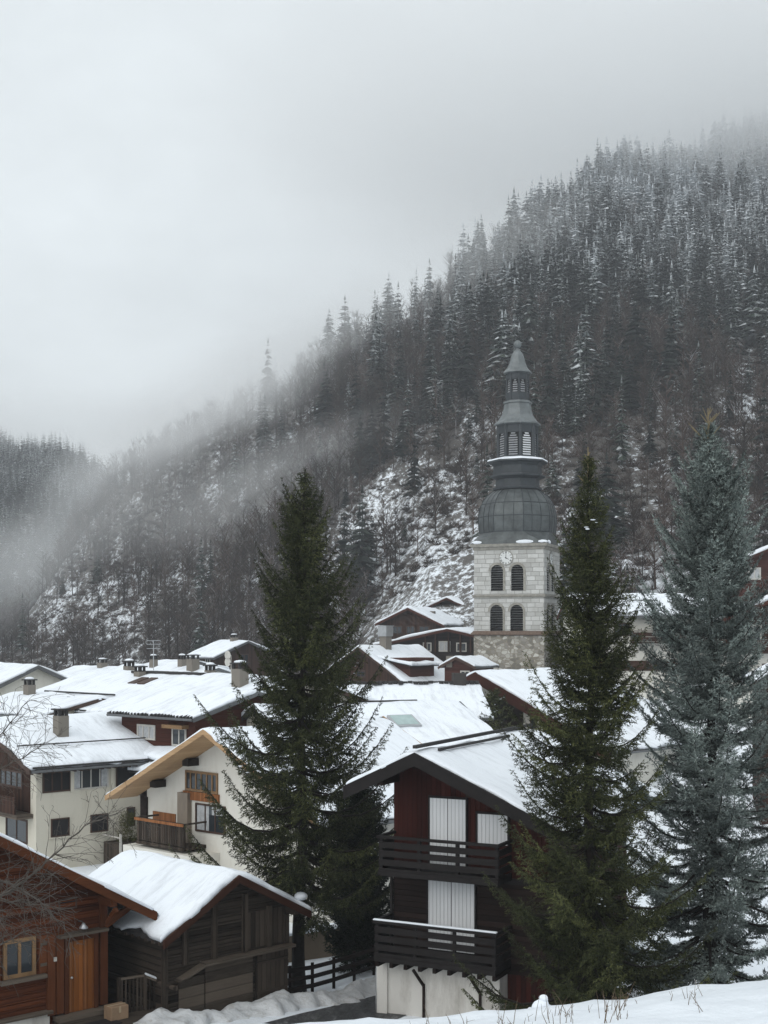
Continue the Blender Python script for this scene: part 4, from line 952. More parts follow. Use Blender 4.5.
for q in range(4):
    for c, z0, z1, r in OPEN:
        off = -0.55 if q == 1 else 0.0
        pl_ = arch(c+off, zt_(z0), zt_(z1), r); n = len(pl_)
        vs = [turn((p, -S-0.5, z_), q) for p, z_ in pl_]+[turn((p, -S+0.55, z_), q) for p, z_ in pl_]
        cut.add(vs, [tuple(range(n)), tuple(range(2*n-1, n-1, -1))]+[(i, i+n, (i+1) % n+n, (i+1) % n) for i in range(n)])
        # louvre blades set back in the opening
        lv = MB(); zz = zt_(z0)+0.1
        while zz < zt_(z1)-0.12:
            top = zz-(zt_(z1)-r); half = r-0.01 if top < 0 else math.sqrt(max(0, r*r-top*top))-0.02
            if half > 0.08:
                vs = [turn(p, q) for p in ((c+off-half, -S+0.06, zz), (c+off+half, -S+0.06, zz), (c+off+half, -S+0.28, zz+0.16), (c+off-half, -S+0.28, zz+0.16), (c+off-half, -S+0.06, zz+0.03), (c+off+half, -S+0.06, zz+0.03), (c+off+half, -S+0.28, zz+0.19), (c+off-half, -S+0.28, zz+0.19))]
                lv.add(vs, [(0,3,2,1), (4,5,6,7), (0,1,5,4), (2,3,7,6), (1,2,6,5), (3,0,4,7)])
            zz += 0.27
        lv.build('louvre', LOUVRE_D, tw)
        # stone surround, 40 mm proud
        surround = MB(); a0, a1 = arch(c+off, zt_(z0), zt_(z1), r+0.02), arch(c+off, zt_(z0), zt_(z1)+0.26, r+0.28)
        m_ = len(a0)
        for i in range(1, m_-1 if False else m_):
            j = (i+1) % m_
            if j == 1 or i == 0: continue
            if j == 0: continue
            f0 = [turn((a0[i][0], -S-0.045, a0[i][1]), q), turn((a0[j][0], -S-0.045, a0[j][1]), q), turn((a1[j][0], -S-0.045, a1[j][1]), q), turn((a1[i][0], -S-0.045, a1[i][1]), q)]
            f1 = [turn((a0[i][0], -S+0.02, a0[i][1]), q), turn((a0[j][0], -S+0.02, a0[j][1]), q), turn((a1[j][0], -S+0.02, a1[j][1]), q), turn((a1[i][0], -S+0.02, a1[i][1]), q)]
            surround.add(f0+f1, [(0,1,2,3), (7,6,5,4), (4,5,1,0), (5,6,2,1), (6,7,3,2), (7,4,0,3)])
        surround.build('arch_surround', LEDGE, tw)
co = cut.build('cutter', ASHLAR)
bo = wall.modifiers.new('openings', 'BOOLEAN'); bo.object = co; bo.operation = 'DIFFERENCE'; bo.solver = 'EXACT'
co.location = tw.location; co.rotation_euler = tw.rotation_euler
bpy.context.view_layer.update()
dg = bpy.context.evaluated_depsgraph_get(); me = bpy.data.meshes.new_from_object(wall.evaluated_get(dg)); wall.modifiers.clear(); wall.data = me
bpy.data.objects.remove(co)
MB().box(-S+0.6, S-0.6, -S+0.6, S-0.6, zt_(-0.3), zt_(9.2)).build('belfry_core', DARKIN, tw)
# clock faces
DIAL = m_plain('white_dial', (0.66, 0.67, 0.66), 0.5, 0.12, 3); INK = m_plain('black_numerals', (0.012, 0.012, 0.013), 0.6, 0.1)
def clock(q, c, z, r):
    T = lambda a, d, b_: turn((c+a, -S-d, zt_(z)+b_), q)
    circ = lambda rr_, d, n=28: [T(rr_*math.cos(2*math.pi*i/n), d, rr_*math.sin(2*math.pi*i/n)) for i in range(n)]
    o = MB().loft([circ(r, 0.0), circ(r, 0.09)]).build('clock_face', DIAL, tw)
    MB().loft([circ(r+0.05, 0.02), circ(r+0.05, 0.11), circ(r-0.03, 0.11), circ(r-0.03, 0.092)], False).build('rim', LEDGE, o)
    b = MB()
    ROM = ['XII','I','II','III','IIII','V','VI','VII','VIII','IX','X','XI']
    def stroke(x0, y0, x1, y1, ang, rad, wd):
        ca, sa = math.cos(ang), math.sin(ang)
        P = []
        dx, dy = x1-x0, y1-y0; L = math.hypot(dx, dy); nx_, ny_ = -dy/L*wd/2, dx/L*wd/2
        for px_, py_ in ((x0-nx_, y0-ny_), (x1-nx_, y1-ny_), (x1+nx_, y1+ny_), (x0+nx_, y0+ny_)):
            yy = py_+rad; P.append((px_*ca+yy*sa, -px_*sa+yy*ca))
        b.add([T(p[0], 0.093, p[1]) for p in P]+[T(p[0], 0.1, p[1]) for p in P], [(4,5,6,7), (0,1,5,4), (1,2,6,5), (2,3,7,6), (3,0,4,7)])
    for k, t in enumerate(ROM):
        wds = {'I': 0.05, 'V': 0.11, 'X': 0.11}; tot = sum(wds[ch_] for ch_ in t); x = -tot/2; an = 2*math.pi*k/12; hh = 0.10
        for ch_ in t:
            w_ = wds[ch_]
            if ch_ == 'I': stroke(x+w_/2, -hh, x+w_/2, hh, an, r*0.80, 0.03)
            elif ch_ == 'V': stroke(x+0.015, hh, x+w_/2, -hh, an, r*0.80, 0.03); stroke(x+w_/2, -hh, x+w_-0.015, hh, an, r*0.80, 0.02)
            else: stroke(x+0.015, hh, x+w_-0.015, -hh, an, r*0.80, 0.03); stroke(x+0.015, -hh, x+w_-0.015, hh, an, r*0.80, 0.02)
            x += w_
    b.build('numerals', INK, o)
    b = MB()
    for ang, L, wd in ((0.02, r*0.78, 0.06), (math.radians(118), r*0.5, 0.09)):
        s_, c_ = math.sin(ang), math.cos(ang)
        pts = [(-0.12*s_-c_*wd/2, -0.12*c_+s_*wd/2), (-0.12*s_+c_*wd/2, -0.12*c_-s_*wd/2), (L*s_+c_*wd*0.2, L*c_-s_*wd*0.2), (L*s_-c_*wd*0.2, L*c_+s_*wd*0.2)]
        b.add([T(p[0], 0.105, p[1]) for p in pts]+[T(p[0], 0.12, p[1]) for p in pts], [(4,5,6,7), (0,1,5,4), (1,2,6,5), (2,3,7,6), (3,0,4,7)])
    b.build('hands', INK, o)
clock(0, -0.3, 8.12, 0.78); clock(1, -0.75, 8.12, 0.78)
# zinc spire
def octo(hw, ch, z):
    k = hw*ch; a, c = hw, hw-k
    return [(c,-a,z), (a,-c,z), (a,c,z), (c,a,z), (-c,a,z), (-a,c,z), (-a,-c,z), (-c,-a,z)]
REG = 0.5858
def zring(lst): return [octo(hw, ch, zt_(z)) for hw, ch, z in lst]
MB().loft(zring([(4.40, 0.02, 9.71), (4.36, 0.07, 9.9), (4.22, 0.27, 10.3), (4.10, 0.46, 10.7), (4.06, REG, 11.1), (4.13, REG, 11.7), (4.18, REG, 12.4), (4.15, REG, 13.2), (3.99, REG, 14.1), (3.70, REG, 14.8), (3.22, REG, 15.45), (2.62, REG, 15.95), (2.3, REG, 16.15)])).build('dome', ZINC, tw)
b = MB()
for zz, hw in ((11.1, 4.08), (12.9, 4.17), (14.4, 3.87)): b.loft([octo(hw, REG, zt_(zz)), octo(hw+0.03, REG, zt_(zz+0.05)), octo(hw, REG, zt_(zz+0.1))])
prof = [(4.07, 11.1), (4.14, 11.7), (4.19, 12.4), (4.16, 13.2), (4.0, 14.1), (3.71, 14.8), (3.23, 15.45), (2.63, 15.95), (2.31, 16.15)]
for i in range(8):
    b.tube([octo(hw, REG, zt_(zz))[i] for hw, zz in prof], 0.055, 5)
    for q in (0.33, 0.67): b.tube([tuple(Vector(octo(hw+0.01, REG, zt_(zz))[i]).lerp(Vector(octo(hw+0.01, REG, zt_(zz))[(i+1) % 8]), q)) for hw, zz in prof], 0.028, 4)
b.each('dome_seam', ZINC_D, tw)
MB().loft(zring([(2.3, REG, 16.1), (2.62, REG, 16.14), (2.66, REG, 16.36), (2.36, REG, 16.42), (2.32, REG, 17.3), (2.8, REG, 17.48), (3.02, REG, 17.6), (3.0, REG, 17.78), (2.62, REG, 17.86), (2.58, REG, 18.8), (2.8, REG, 19.05), (3.28, REG, 19.22), (3.26, REG, 19.4), (2.5, REG, 19.62)])).build('drum', ZINC_D, tw)
b = MB(); b.loft(zring([(3.26, REG, 19.405), (3.20, REG, 19.56), (2.3, REG, 19.78)])); b.build('drum_snow', SNOW_ROOF, tw)
MB().loft(zring([(1.85, REG, 19.6), (1.85, REG, 23.6)])).build('lantern_shade_core', DARKIN, tw)  # dark octagonal fill: shade inside the lantern put into its colour
def lantern(hw, z0, z1, wz0, wz1, fr, nsl, pale=()):
    b = MB(); ring0 = octo(hw, REG, 0)
    posts = MB()
    for i in range(8):
        x, y, _ = ring0[i]; posts.tube([(x*0.97, y*0.97, zt_(z0)), (x*0.97, y*0.97, zt_(z1))], hw*0.105, 6)
    posts.loft([octo(hw, REG, zt_(z0)), octo(hw, REG, zt_(wz0))]); posts.loft([octo(hw, REG, zt_(wz1)), octo(hw, REG, zt_(z1))])
    posts.build('lantern_frame', ZINC_D, tw)
    for i in range(8):
        p, q = Vector(ring0[i]), Vector(ring0[(i+1) % 8]); d = (q-p).normalized(); n = Vector((d.y, -d.x, 0)); L = (q-p).length
        sl = MB()
        for k in range(nsl):
            zz = wz0+(wz1-wz0)*(k+0.15)/nsl; hgt = (wz1-wz0)/nsl*0.62
            ins = 0.0
            if k >= nsl-2: ins = L*0.08*(k-nsl+3)
            a = p+d*(L*fr+ins)-n*0.10; c = q-d*(L*fr+ins)-n*0.10; ti = n*0.10
            vs = [(v_.x, v_.y, zt_(z_)) for v_, z_ in ((a+ti, zz), (c+ti, zz), (c, zz+hgt), (a, zz+hgt))]+[(v_.x, v_.y, zt_(z_)) for v_, z_ in ((a+ti-n*0.03, zz), (c+ti-n*0.03, zz), (c-n*0.03, zz+hgt), (a-n*0.03, zz+hgt))]
            sl.add(vs, [(0,1,2,3), (7,6,5,4), (0,4,5,1), (1,5,6,2), (2,6,7,3), (3,7,4,0)])
        sl.build('louvre', LOUVRE_LIT if i in pale else LOUVRE, tw)  # sides listed in pale take the lit tone as their colour
lantern(2.1, 19.6, 23.65, 19.95, 22.6, 0.2, 10, (0,))
MB().loft(zring([(2.2, REG, 23.5), (2.52, REG, 23.6), (2.5, REG, 23.75), (2.1, REG, 24.1), (1.72, REG, 24.7), (1.52, REG, 25.4), (1.42, REG, 26.0), (1.55, REG, 26.1), (1.52, REG, 26.3), (1.25, REG, 26.4)])).build('lantern_roof', ZINC_L, tw)
MB().loft(zring([(1.0, REG, 26.3), (1.0, REG, 29.6)])).build('lantern_shade_core', DARKIN, tw)  # upper hollow shaded the same way, by a dark-coloured core
lantern(1.2, 26.35, 29.65, 27.3, 28.8, 0.22, 6)
MB().loft(zring([(1.2, REG, 29.5), (1.55, REG, 29.6), (1.5, REG, 29.75), (1.15, REG, 30.15), (0.9, REG, 30.7), (0.76, REG, 31.3), (0.55, REG, 31.9), (0.2, REG, 32.35), (0.14, REG, 32.6)])).build('spire_cap', ZINC_L, tw)
MB().ball((0, 0, zt_(32.95)), 0.47, n=16, m=10).build('finial_ball', ZINC_L, tw, True)
for px_, py_, rx, ry, rz_ in ((-3.6, -4.2, 0.75, 0.26, 0.24), (1.9, -4.28, 1.15, 0.2, 0.25), (3.85, -4.15, 0.7, 0.28, 0.22), (4.25, -2.7, 0.22, 0.7, 0.28), (4.28, 2.6, 0.22, 1.0, 0.28)):
    MB().ball((px_, py_, zt_(9.86)), rx, ry, rz_, 12, 6).build('ledge_snow', SNOW_ROOF, tw, True)

# ------------------------------------------------------------------ fences, retaining wall
def fence(name, label, pts, hgt, rails, spacing, material, boards=False, snow=0.0, post_w=0.1):
    e = thing(name, label, 'fence', (pts[0][0], pts[0][1], G(*pts[0][:2])))
    o0 = Vector(e.location); L = line(pts, spacing); rel = [Vector((p.x-o0.x, p.y-o0.y, G(p.x, p.y)-o0.z)) for p in L]
    for p in rel: MB().box(p.x-post_w/2, p.x+post_w/2, p.y-post_w/2, p.y+post_w/2, p.z-0.3, p.z+hgt+0.06).each('post', material, e)
    for rr_ in rails:
        b = MB()
        for a, c in zip(rel, rel[1:]): b.bar(a+Vector((0, -0.08, rr_*hgt)), c+Vector((0, -0.08, rr_*hgt)), 0.045, 0.13)
        b.build('rail', material, e)
    if snow:
        b = MB()
        for a, c in zip(rel, rel[1:]): b.bar(a+Vector((0, -0.08, rails[-1]*hgt+0.09)), c+Vector((0, -0.08, rails[-1]*hgt+0.09)), 0.1, snow)
        b.build('rail_snow', SNOW_ROOF, e)
    return e
fence('wooden_fence', 'dark wooden post-and-rail fence along the road between the old barn and the balcony chalet', [(-3.55, 39.2), (-0.35, 44.2)], 0.95, (0.32, 0.62, 0.93), 1.15, CHAL_DARK)
rw = MB(); p0, p1 = (-4.0, 46.0), (0.2, 49.0)
rw.bar((p0[0], p0[1], -11.6), (p1[0], p1[1], -11.6), 0.4, 1.5).build('retaining_wall', m_plaster('brown_stone_wall', (0.19, 0.15, 0.11), (0.08, 0.07, 0.06), 0.7))
o = bpy.data.objects['retaining_wall']; tag(o, 'low brown garden wall behind the trunk of the tallest left spruce', 'wall')
sb = MB().bar((p0[0], p0[1], -10.82), (p1[0], p1[1], -10.82), 0.5, 0.12).build('wall_snow', SNOW_ROOF, o, bevel=0.03)
# ------------------------------------------------------------------ conifers close by
def unit(a): return a/np.maximum(np.linalg.norm(a, axis=-1, keepdims=True), 1e-9)
def conifer(H, h0, R, seed, expo=0.6, asc=(0.75, -0.05), up=0.25, spacing=0.34, per=6, twig=(0.30, 0.12), step=0.085, droop=0.25, hang=0.5,
            nl=0.085, nw=0.022, ndens=0.03, lean=(0, 0), sector=None, tip_up=0.0, spread=0.9, sag=0.15, jag=0.2, fill=3, low=0.75):
    """returns needle triangles, wood mesh builder, places where snow can lie"""
    r = np.random.default_rng(seed); wood = MB(); TS, TD, TL, TT = [], [], [], []; snowpts = []
    def axis(h): return np.array([lean[0]*h/H+0.05*math.sin(h*0.9+seed), lean[1]*h/H+0.05*math.cos(h*0.7+seed), h])
    hs = np.linspace(0, H, 26); wood.tube([axis(h) for h in hs], [0.0125*(H-h)+0.012+0.05*math.exp(-h/0.5) for h in hs], 9)
    h = h0; wh = 0
    while h < H-0.06:
        f = h/H; dtop = H-h
        env = R*min(1.0, (dtop/(H-h0)))**expo
        n = per if dtop > 1.0 else 5
        a0 = r.uniform(0, 6.28)
        for i in range(n+fill):
            if r.random() < 0.07: continue
            az = a0+2*math.pi*i/n+r.normal(0, 0.22); hh = h+r.uniform(-0.16, 0.16)*spacing
            if i >= n: hh = h+r.uniform(0.2, 0.8)*spacing; az = r.uniform(0, 6.28)
            if hh > H-0.05: hh = H-0.05
            L = env*(r.uniform(1.0-1.2*jag, 1.0+0.5*jag) if r.random() > 0.2 else r.uniform(0.3, 0.6))
            if i >= n: L = env*r.uniform(0.25, 0.6)
            if hh < h0+1.0: L *= r.uniform(low, 1.05)
            L = max(L, 0.12)
            fwd = np.array([math.cos(az), math.sin(az), 0]); per_ = np.array([-math.sin(az), math.cos(az), 0])
            sl = asc[1]+(asc[0]-asc[1])*f**1.6+r.normal(0, 0.09); cv = up+r.normal(0, 0.08)
            K = 7; s = np.linspace(0, 1, K)
            cen = axis(hh); bend = r.normal(0, 0.08)
            def P(s): 
                s = np.asarray(s)[..., None]
                return cen+fwd*L*s*(1-0.06*s)+per_*L*bend*s*s+np.array([0, 0, 1.0])*L*(sl*s-sag*np.sin(np.pi*s)+cv*s**2.2)
            pts = P(s)
            if L > 0.3: wood.tube([tuple(p) for p in pts], [max(0.004, (0.012+0.011*L)*(1-0.92*q)) for q in s], 4)
            # leading shoot and side twigs
            t0 = 0.08 if f > 0.5 else 0.16
            m = max(3, int(L*(1-t0)/step)); ss = np.linspace(t0, 1.0, m)
            pp = P(ss); tg = unit(P(np.minimum(ss+0.04, 1.04))-P(ss-0.02)); bt = r.random()
            # a bough is a flat spray: side shoots shorter towards its tip, ragged in length
            for side in (-1, 1):
                ln = np.minimum(twig[0]*L**0.75+twig[1], 0.62)*(1.04-ss**1.6)**0.8*(0.4+0.6*np.minimum(1, (ss-t0+0.08)/0.3))*r.uniform(0.45, 1.3, m)+0.035
                ang = r.normal(spread, 0.14, m)
                d = tg*np.cos(ang)[:, None]+side*per_*np.sin(ang)[:, None]+np.array([0, 0, 1.0])*(-droop*r.uniform(0.4, 1.3, m)+tip_up)[:, None]
                TS.append(pp+r.normal(0, 0.008, (m, 3))); TD.append(unit(d)); TL.append(ln); TT.append(np.full(m, bt))
                k = ln > 0.2
                for q in (0.4, 0.7):
                    b_ = pp[k]+unit(d[k])*(ln[k]*q)[:, None]; dd = unit(d[k]*0.8+side*per_*0.2+tg[k]*0.55*r.choice([-0.6, 1], k.sum())[:, None]+np.array([0, 0, -0.5*droop])+r.normal(0, 0.10, (k.sum(), 3)))
                    TS.append(b_); TD.append(dd); TL.append(ln[k]*0.45*(1.15-q)*r.uniform(0.7, 1.3, k.sum())+0.03); TT.append(np.full(k.sum(), bt))
            if hang:
                kk = r.random(m) < hang
                TS.append(pp[kk]); TD.append(unit(np.array([0, 0, -1.0])+tg[kk]*0.3+r.normal(0, 0.12, (kk.sum(), 3)))); TL.append((0.05+0.11*L*(1.0-ss[kk])**0.5)*r.uniform(0.5, 1.4, kk.sum())); TT.append(np.full(kk.sum(), bt))
            # the branch axis itself carries needles
            TS.append(P(s[2:-1])); TD.append(unit(P(s[3:])-P(s[2:-1]))); TL.append(np.full(K-3, L/(K-1))); TT.append(np.full(K-3, bt))
            if L > 0.5: snowpts.append((pts[-2], pts[-1], L))
        h += spacing*(0.5+0.5*min(1, 1.6*dtop/(H-h0)))*r.uniform(0.85, 1.15); wh += 1
    # leader
    TS.append(np.array([axis(H-0.3)])); TD.append(np.array([[0, 0, 1.0]])); TL.append(np.array([0.45])); TT.append(np.array([0.5]))
    S, D, LN = np.concatenate(TS), np.concatenate(TD), np.concatenate(TL)
    cnt = np.maximum(3, (LN/ndens).astype(int)); ix = np.repeat(np.arange(len(S)), cnt)
    t = (np.arange(len(ix))-np.repeat(np.cumsum(cnt)-cnt, cnt)+r.random(len(ix)))/np.repeat(cnt, cnt)
    p = S[ix]+D[ix]*(LN[ix]*t)[:, None]; p[:, 2] -= sag*0.6*LN[ix]*t*t*droop
    rd_ = unit(r.normal(0, 1, (len(ix), 3))); rd_ = unit(rd_-D[ix]*np.sum(rd_*D[ix], 1)[:, None])
    dirn = unit(D[ix]*0.8+rd_*r.uniform(0.45, 0.95, len(ix))[:, None]); wd = unit(unit(np.cross(dirn, rd_+r.normal(0, 0.4, rd_.shape)))+1.3*unit(np.cross(dirn, np.array([0.02, 0.01, 1.0])))*r.choice([-1, 1], len(ix))[:, None])
    l = nl*r.uniform(0.7, 1.25, len(ix))*np.where(t > 0.85, 0.85, 1)
    V = np.stack([p-wd*nw/2, p+wd*nw/2, p+dirn*l[:, None]], 1).reshape(-1, 3)
    conifer.tone = np.repeat(np.clip(np.concatenate(TT)*0.75+0.25*r.random(len(S)), 0, 0.999)[ix], 3)
    return V, np.arange(len(V)).reshape(-1, 3), wood, snowpts
SPRUCE = m_leaf('dark_spruce_needles', (0.015, 0.021, 0.010), (0.086, 0.094, 0.039), nscale=1.6, tone=(1.7,1.65,1.5))
SPRUCE2 = m_leaf('green_spruce_needles', (0.014, 0.020, 0.010), (0.088, 0.096, 0.040), nscale=2.0, tone=(1.8,1.7,1.5))
BLUE = m_leaf('blue_spruce_needles', (0.075, 0.097, 0.090), (0.30, 0.34, 0.318), nscale=1.8, tone=(1.5,1.5,1.48))
YEW = m_leaf('yew_needles', (0.006, 0.010, 0.006), (0.022, 0.030, 0.014), nscale=1.2)  # dark green tones of the conifer's own needles
def plant(name, label, cat, loc, args, leaf, snow_n=0, seed=1, rot=(0, 0, 0), group=None):
    e = thing(name, label, cat, loc, 0, group); e.rotation_euler = rot
    V, Fc, wood, sp_ = conifer(seed=seed, **args)
    cm = np_mesh('crown', V, Fc, [leaf]); a_ = cm.attributes.new('tone', 'FLOAT', 'POINT'); a_.data.foreach_set('value', conifer.tone.astype(np.float32)); link('crown', cm, e); wood.build('trunk', BARK, e, True)
    if snow_n:
        r = random.Random(seed); b = MB()
        for a, c, L in r.sample(sp_, min(snow_n, len(sp_))):
            a, c = Vector(a), Vector(c); d = c-a
            for k in range(r.randint(2, 5)):
                q = a+d*r.uniform(-1.5, 0.2)+Vector((r.uniform(-.12, .12), r.uniform(-.12, .12), 0.035+r.uniform(0, .02))); s_ = r.uniform(0.02, 0.05)
                b.ball(q, s_*r.uniform(0.9, 2.0), s_*r.uniform(0.8, 1.3), s_*0.4, 7, 4)
        b.build('branch_snow', SNOW_ROOF, e, True)['kind'] = 'stuff'
    print(name, len(Fc)); return e
Q = 1.0
if TREES:
    x, y = (299-384)/F*41.5, 41.5
    plant('spruce', 'tall dark spruce with a bare black lower trunk, standing behind the old barn', 'tree', (x, y, -11.7),
          dict(H=16.75, h0=3.4, R=4.45, expo=0.82, asc=(0.9, -0.20), up=0.28, spacing=0.56, per=8, fill=3, droop=0.6, hang=0.9, lean=(0.22, 0), twig=(0.30, 0.14), step=0.06, nl=0.09, nw=0.032, ndens=0.03, sag=0.16, jag=0.32, low=0.85), SPRUCE, 10, 3)
    x, y = (590-384)/F*31, 31
    plant('spruce', 'dense green spruce between the balcony chalet and the blue-grey spruce', 'tree', (x, y, G(x, y)-0.1),
          dict(H=(630-462)/F*31-G(x, y)+0.1, h0=0.3, R=3.55, expo=0.88, asc=(0.9, -0.30), up=0.38, spacing=0.44, per=9, fill=6, droop=0.45, hang=0.5, twig=(0.29, 0.13), step=0.05, nl=0.07, nw=0.026, ndens=0.026, sag=0.14, jag=0.32), SPRUCE2, 9, 5)
    x, y = (711-384)/F*34, 34
    plant('blue_spruce', 'blue-grey spruce in dense tiers at the right edge, with a pale straw-coloured top', 'tree', (x, y, G(x, y)-0.1),
          dict(H=(630-428)/F*34-G(x, y)+0.1, h0=0.9, R=4.1, expo=0.70, asc=(0.85, -0.20), up=0.28, spacing=0.64, per=11, fill=5, droop=0.12, hang=0.3, twig=(0.31, 0.17), step=0.055, nl=0.085, nw=0.03, ndens=0.026, tip_up=0.08, spread=0.9, sag=0.14, jag=0.28), BLUE, 8, 8)
    x, y = (360-384)/F*45.5, 45.5
    plant('yew', 'short black-green conifer in the gap between the tallest left spruce and the balcony chalet', 'tree', (x, y, G(x, y)-0.1),
          dict(H=6.6, h0=0.5, R=1.75, expo=0.4, asc=(0.7, 0.1), up=0.2, spacing=0.25, per=10, droop=0.3, hang=0.7, twig=(0.36, 0.18), step=0.08, nl=0.12, nw=0.04, ndens=0.04), YEW, 0, 13)
    x, y = (496-384)/F*84, 84
    plant('pine', 'small leaning dark conifer in front of the red-brown rake', 'tree', (x+0.6, y, at(0, 738, y).z),
          dict(H=3.1, h0=1.0, R=1.4, expo=0.5, asc=(0.5, -0.2), up=0.2, spacing=0.42, per=5, droop=0.2, hang=0.3, twig=(0.3, 0.15), step=0.2, nl=0.2, nw=0.06, ndens=0.09), SPRUCE, 6, 17, (0.1, -0.28, 0))
    # evergreen in the planter
    V, Fc, wood, sp_ = conifer(H=1.7, h0=0.1, R=0.85, seed=23, expo=0.35, asc=(0.9, 0.5), up=0.2, spacing=0.2, per=7, step=0.08, nl=0.1, nw=0.03, ndens=0.06, hang=0.2)
    sh = link('shrub', np_mesh('shrub', V+np.array([-0.2, -0.4, 0.75]), Fc, [m_leaf('shrub_leaves', (0.03, 0.035, 0.012), (0.11, 0.11, 0.035))]), PLANTER)
    # straw-coloured leaders of the two right spruces
    STRAW = m_plain('straw_shoots', (0.24, 0.19, 0.11), 0.8, 0.25)
    for tree, px, ytop, Y, sp_ in (('blue_spruce', 708, 408, 34, 0.42), ('spruce.001', 588, 447, 31, 0.2)):
        t = bpy.data.objects[tree]; top = at(px, ytop, Y); b = MB(); L0 = Vector((t.location.x, t.location.y, t.location.z)); rr = random.Random(3)
        b.tube([top-L0-Vector((0, 0, 1.2)), top-L0], [0.028, 0.01], 5)
        for k in range(14):
            zz = rr.uniform(0.2, 1.1); a = rr.uniform(0, 6.28); L = rr.uniform(0.15, 0.34)*(0.6+zz)*sp_/0.42
            p = top-L0-Vector((0, 0, zz)); b.tube([p, p+Vector((math.cos(a)*L, math.sin(a)*L, L*1.1))], [0.02, 0.006], 4)
        b.build('leader_shoots', STRAW, t)

# ------------------------------------------------------------------ bare tree whose branches reach in from the left
def bare_tree():
    r = random.Random(12); x0, y0 = (-150-384)/F*15.5, 15.5
    e = thing('bare_tree', 'leafless pale-twigged tree reaching into the picture from the left edge', 'tree', (x0, y0, G(x0, y0)-0.2)); o0 = Vector(e.location)
    tk = MB(); tk.tube([Vector((0.15*math.sin(i), 0.1*math.cos(i*1.3), i*0.75)) for i in range(9)], [0.16-0.015*i for i in range(9)], 8); tk.build('trunk', TWIG, e, True)
    lb = MB(); tw_ = MB()
    def grow_(p, d, L, rad, depth):
        n = max(3, int(L/0.14)); pts = [p.copy()]; q = p.copy(); d = d.copy()
        for i in range(n):
            d = (d+Vector((r.gauss(0, .10), r.gauss(0, .10), r.gauss(0, .10)-0.022*depth))).normalized(); q = q+d*(L/n); pts.append(q.copy())
        rads = [max(0.0022, rad*(1-0.8*i/n)) for i in range(n+1)]
        (lb if depth < 1 else tw_).tube(pts, rads, 5 if depth < 2 else 3)
        if depth >= 3: return
        kids = int(L/(0.20 if depth == 0 else 0.13))
        for k in range(kids):
            i = r.randint(max(1, n//5), n); base = pts[i]; dd = (pts[i]-pts[i-1]).normalized()
            rnd = Vector((r.gauss(0, 1), r.gauss(0, 1), r.gauss(0, 1))); rnd = (rnd-dd*rnd.dot(dd)).normalized()
            grow_(base, (dd*0.75+rnd*0.75).normalized(), L*r.uniform(0.28, 0.5)*(1.1-0.5*i/n), rads[i]*0.6, depth+1)
    for pts in ([(-150, 870), (-60, 800), (0, 770), (45, 742)], [(-150, 940), (-50, 905), (0, 898), (40, 868), (85, 826), (132, 806)], [(-150, 900), (-60, 850), (0, 880), (40, 900), (70, 935)],
                [(-150, 960), (-60, 930), (0, 900), (50, 905)], [(-150, 980), (-70, 950), (-10, 950), (30, 930)], [(-150, 850), (-70, 780), (-10, 745), (30, 700)]):
        P = [at(px, py, 15.0+0.25*((i*7+py) % 5))-o0 for i, (px, py) in enumerate(pts)]
        Lg = sum((b_-a).length for a, b_ in zip(P, P[1:])); n = len(P)
        fine = []
        for a, b_ in zip(P, P[1:]):
            for k in range(6): fine.append(a.lerp(b_, k/6)+Vector((r.gauss(0, .012), r.gauss(0, .03), r.gauss(0, .012))))
        fine.append(P[-1]); rads = [0.024*(1-0.85*i/(len(fine)-1)) for i in range(len(fine))]
        lb.tube(fine, rads, 6)
        for k in range(60):
            i = r.randint(len(fine)//4, len(fine)-1); dd = (fine[i]-fine[i-1]).normalized()
            rnd = Vector((r.gauss(0, 1), r.gauss(0, 0.8), r.gauss(-0.25, 1))); rnd = (rnd-dd*rnd.dot(dd)).normalized()
            grow_(fine[i], (dd*0.7+rnd*0.75).normalized(), r.uniform(0.3, 0.85)*(1.15-0.5*i/len(fine)), rads[i]*0.45, 1)
    lb.build('limb', TWIG, e, True); tw_.build('twigs', TWIG, e, True)
if TREES: bare_tree()

# dry stalks on the snowy knoll
b = MB(); rr = random.Random(8)
for cx in (495, 505, 520, 563, 568, 600, 612, 618, 622, 628, 690, 697, 430, 460, 545):
    for k in range(rr.randint(2, 8)):
        Y = rr.uniform(20.5, 24); px = cx+rr.gauss(0, 7); x = (px-384)/F*Y; p = Vector((x, Y, G(x, Y)-0.02)); L = rr.uniform(0.1, 0.5)
        tip = p+Vector((rr.gauss(0, .12)*L*2, rr.gauss(0, .1), L)); b.tube([p, p.lerp(tip, .5)+Vector((rr.gauss(0, .02), 0, .02)), tip], [0.006, 0.005, 0.002], 4)
        if rr.random() < 0.5:
            m_ = p.lerp(tip, 0.6); b.tube([m_, m_+Vector((rr.gauss(0, .08), 0, rr.uniform(0.03, .1)))], [0.004, 0.002], 3)
o = b.build('dry_grass', m_plain('dry_stalks', (0.14, 0.10, 0.065), 0.9, 0.3)); o['kind'] = 'stuff'
b = MB(); rr = random.Random(4)
for px, Y, s_, up_ in ((542, 26.6, 0.10, 0.27), (540, 26.6, 0.15, 0.15), (536, 26.6, 0.16, 0.12), (531, 26.7, 0.15, 0.02), (546, 26.7, 0.2, 0.05), (534, 26.6, 0.16, 0.0), (552, 26.7, 0.17, -0.02), (577, 26.8, 0.15, 0.03), (584, 26.8, 0.12, 0.0)):
    x = (px-384)/F*Y; b.ball((x, Y, G(x, Y)+up_), s_*rr.uniform(0.9, 1.25), s_, s_*rr.uniform(0.8, 1.05), 10, 7)
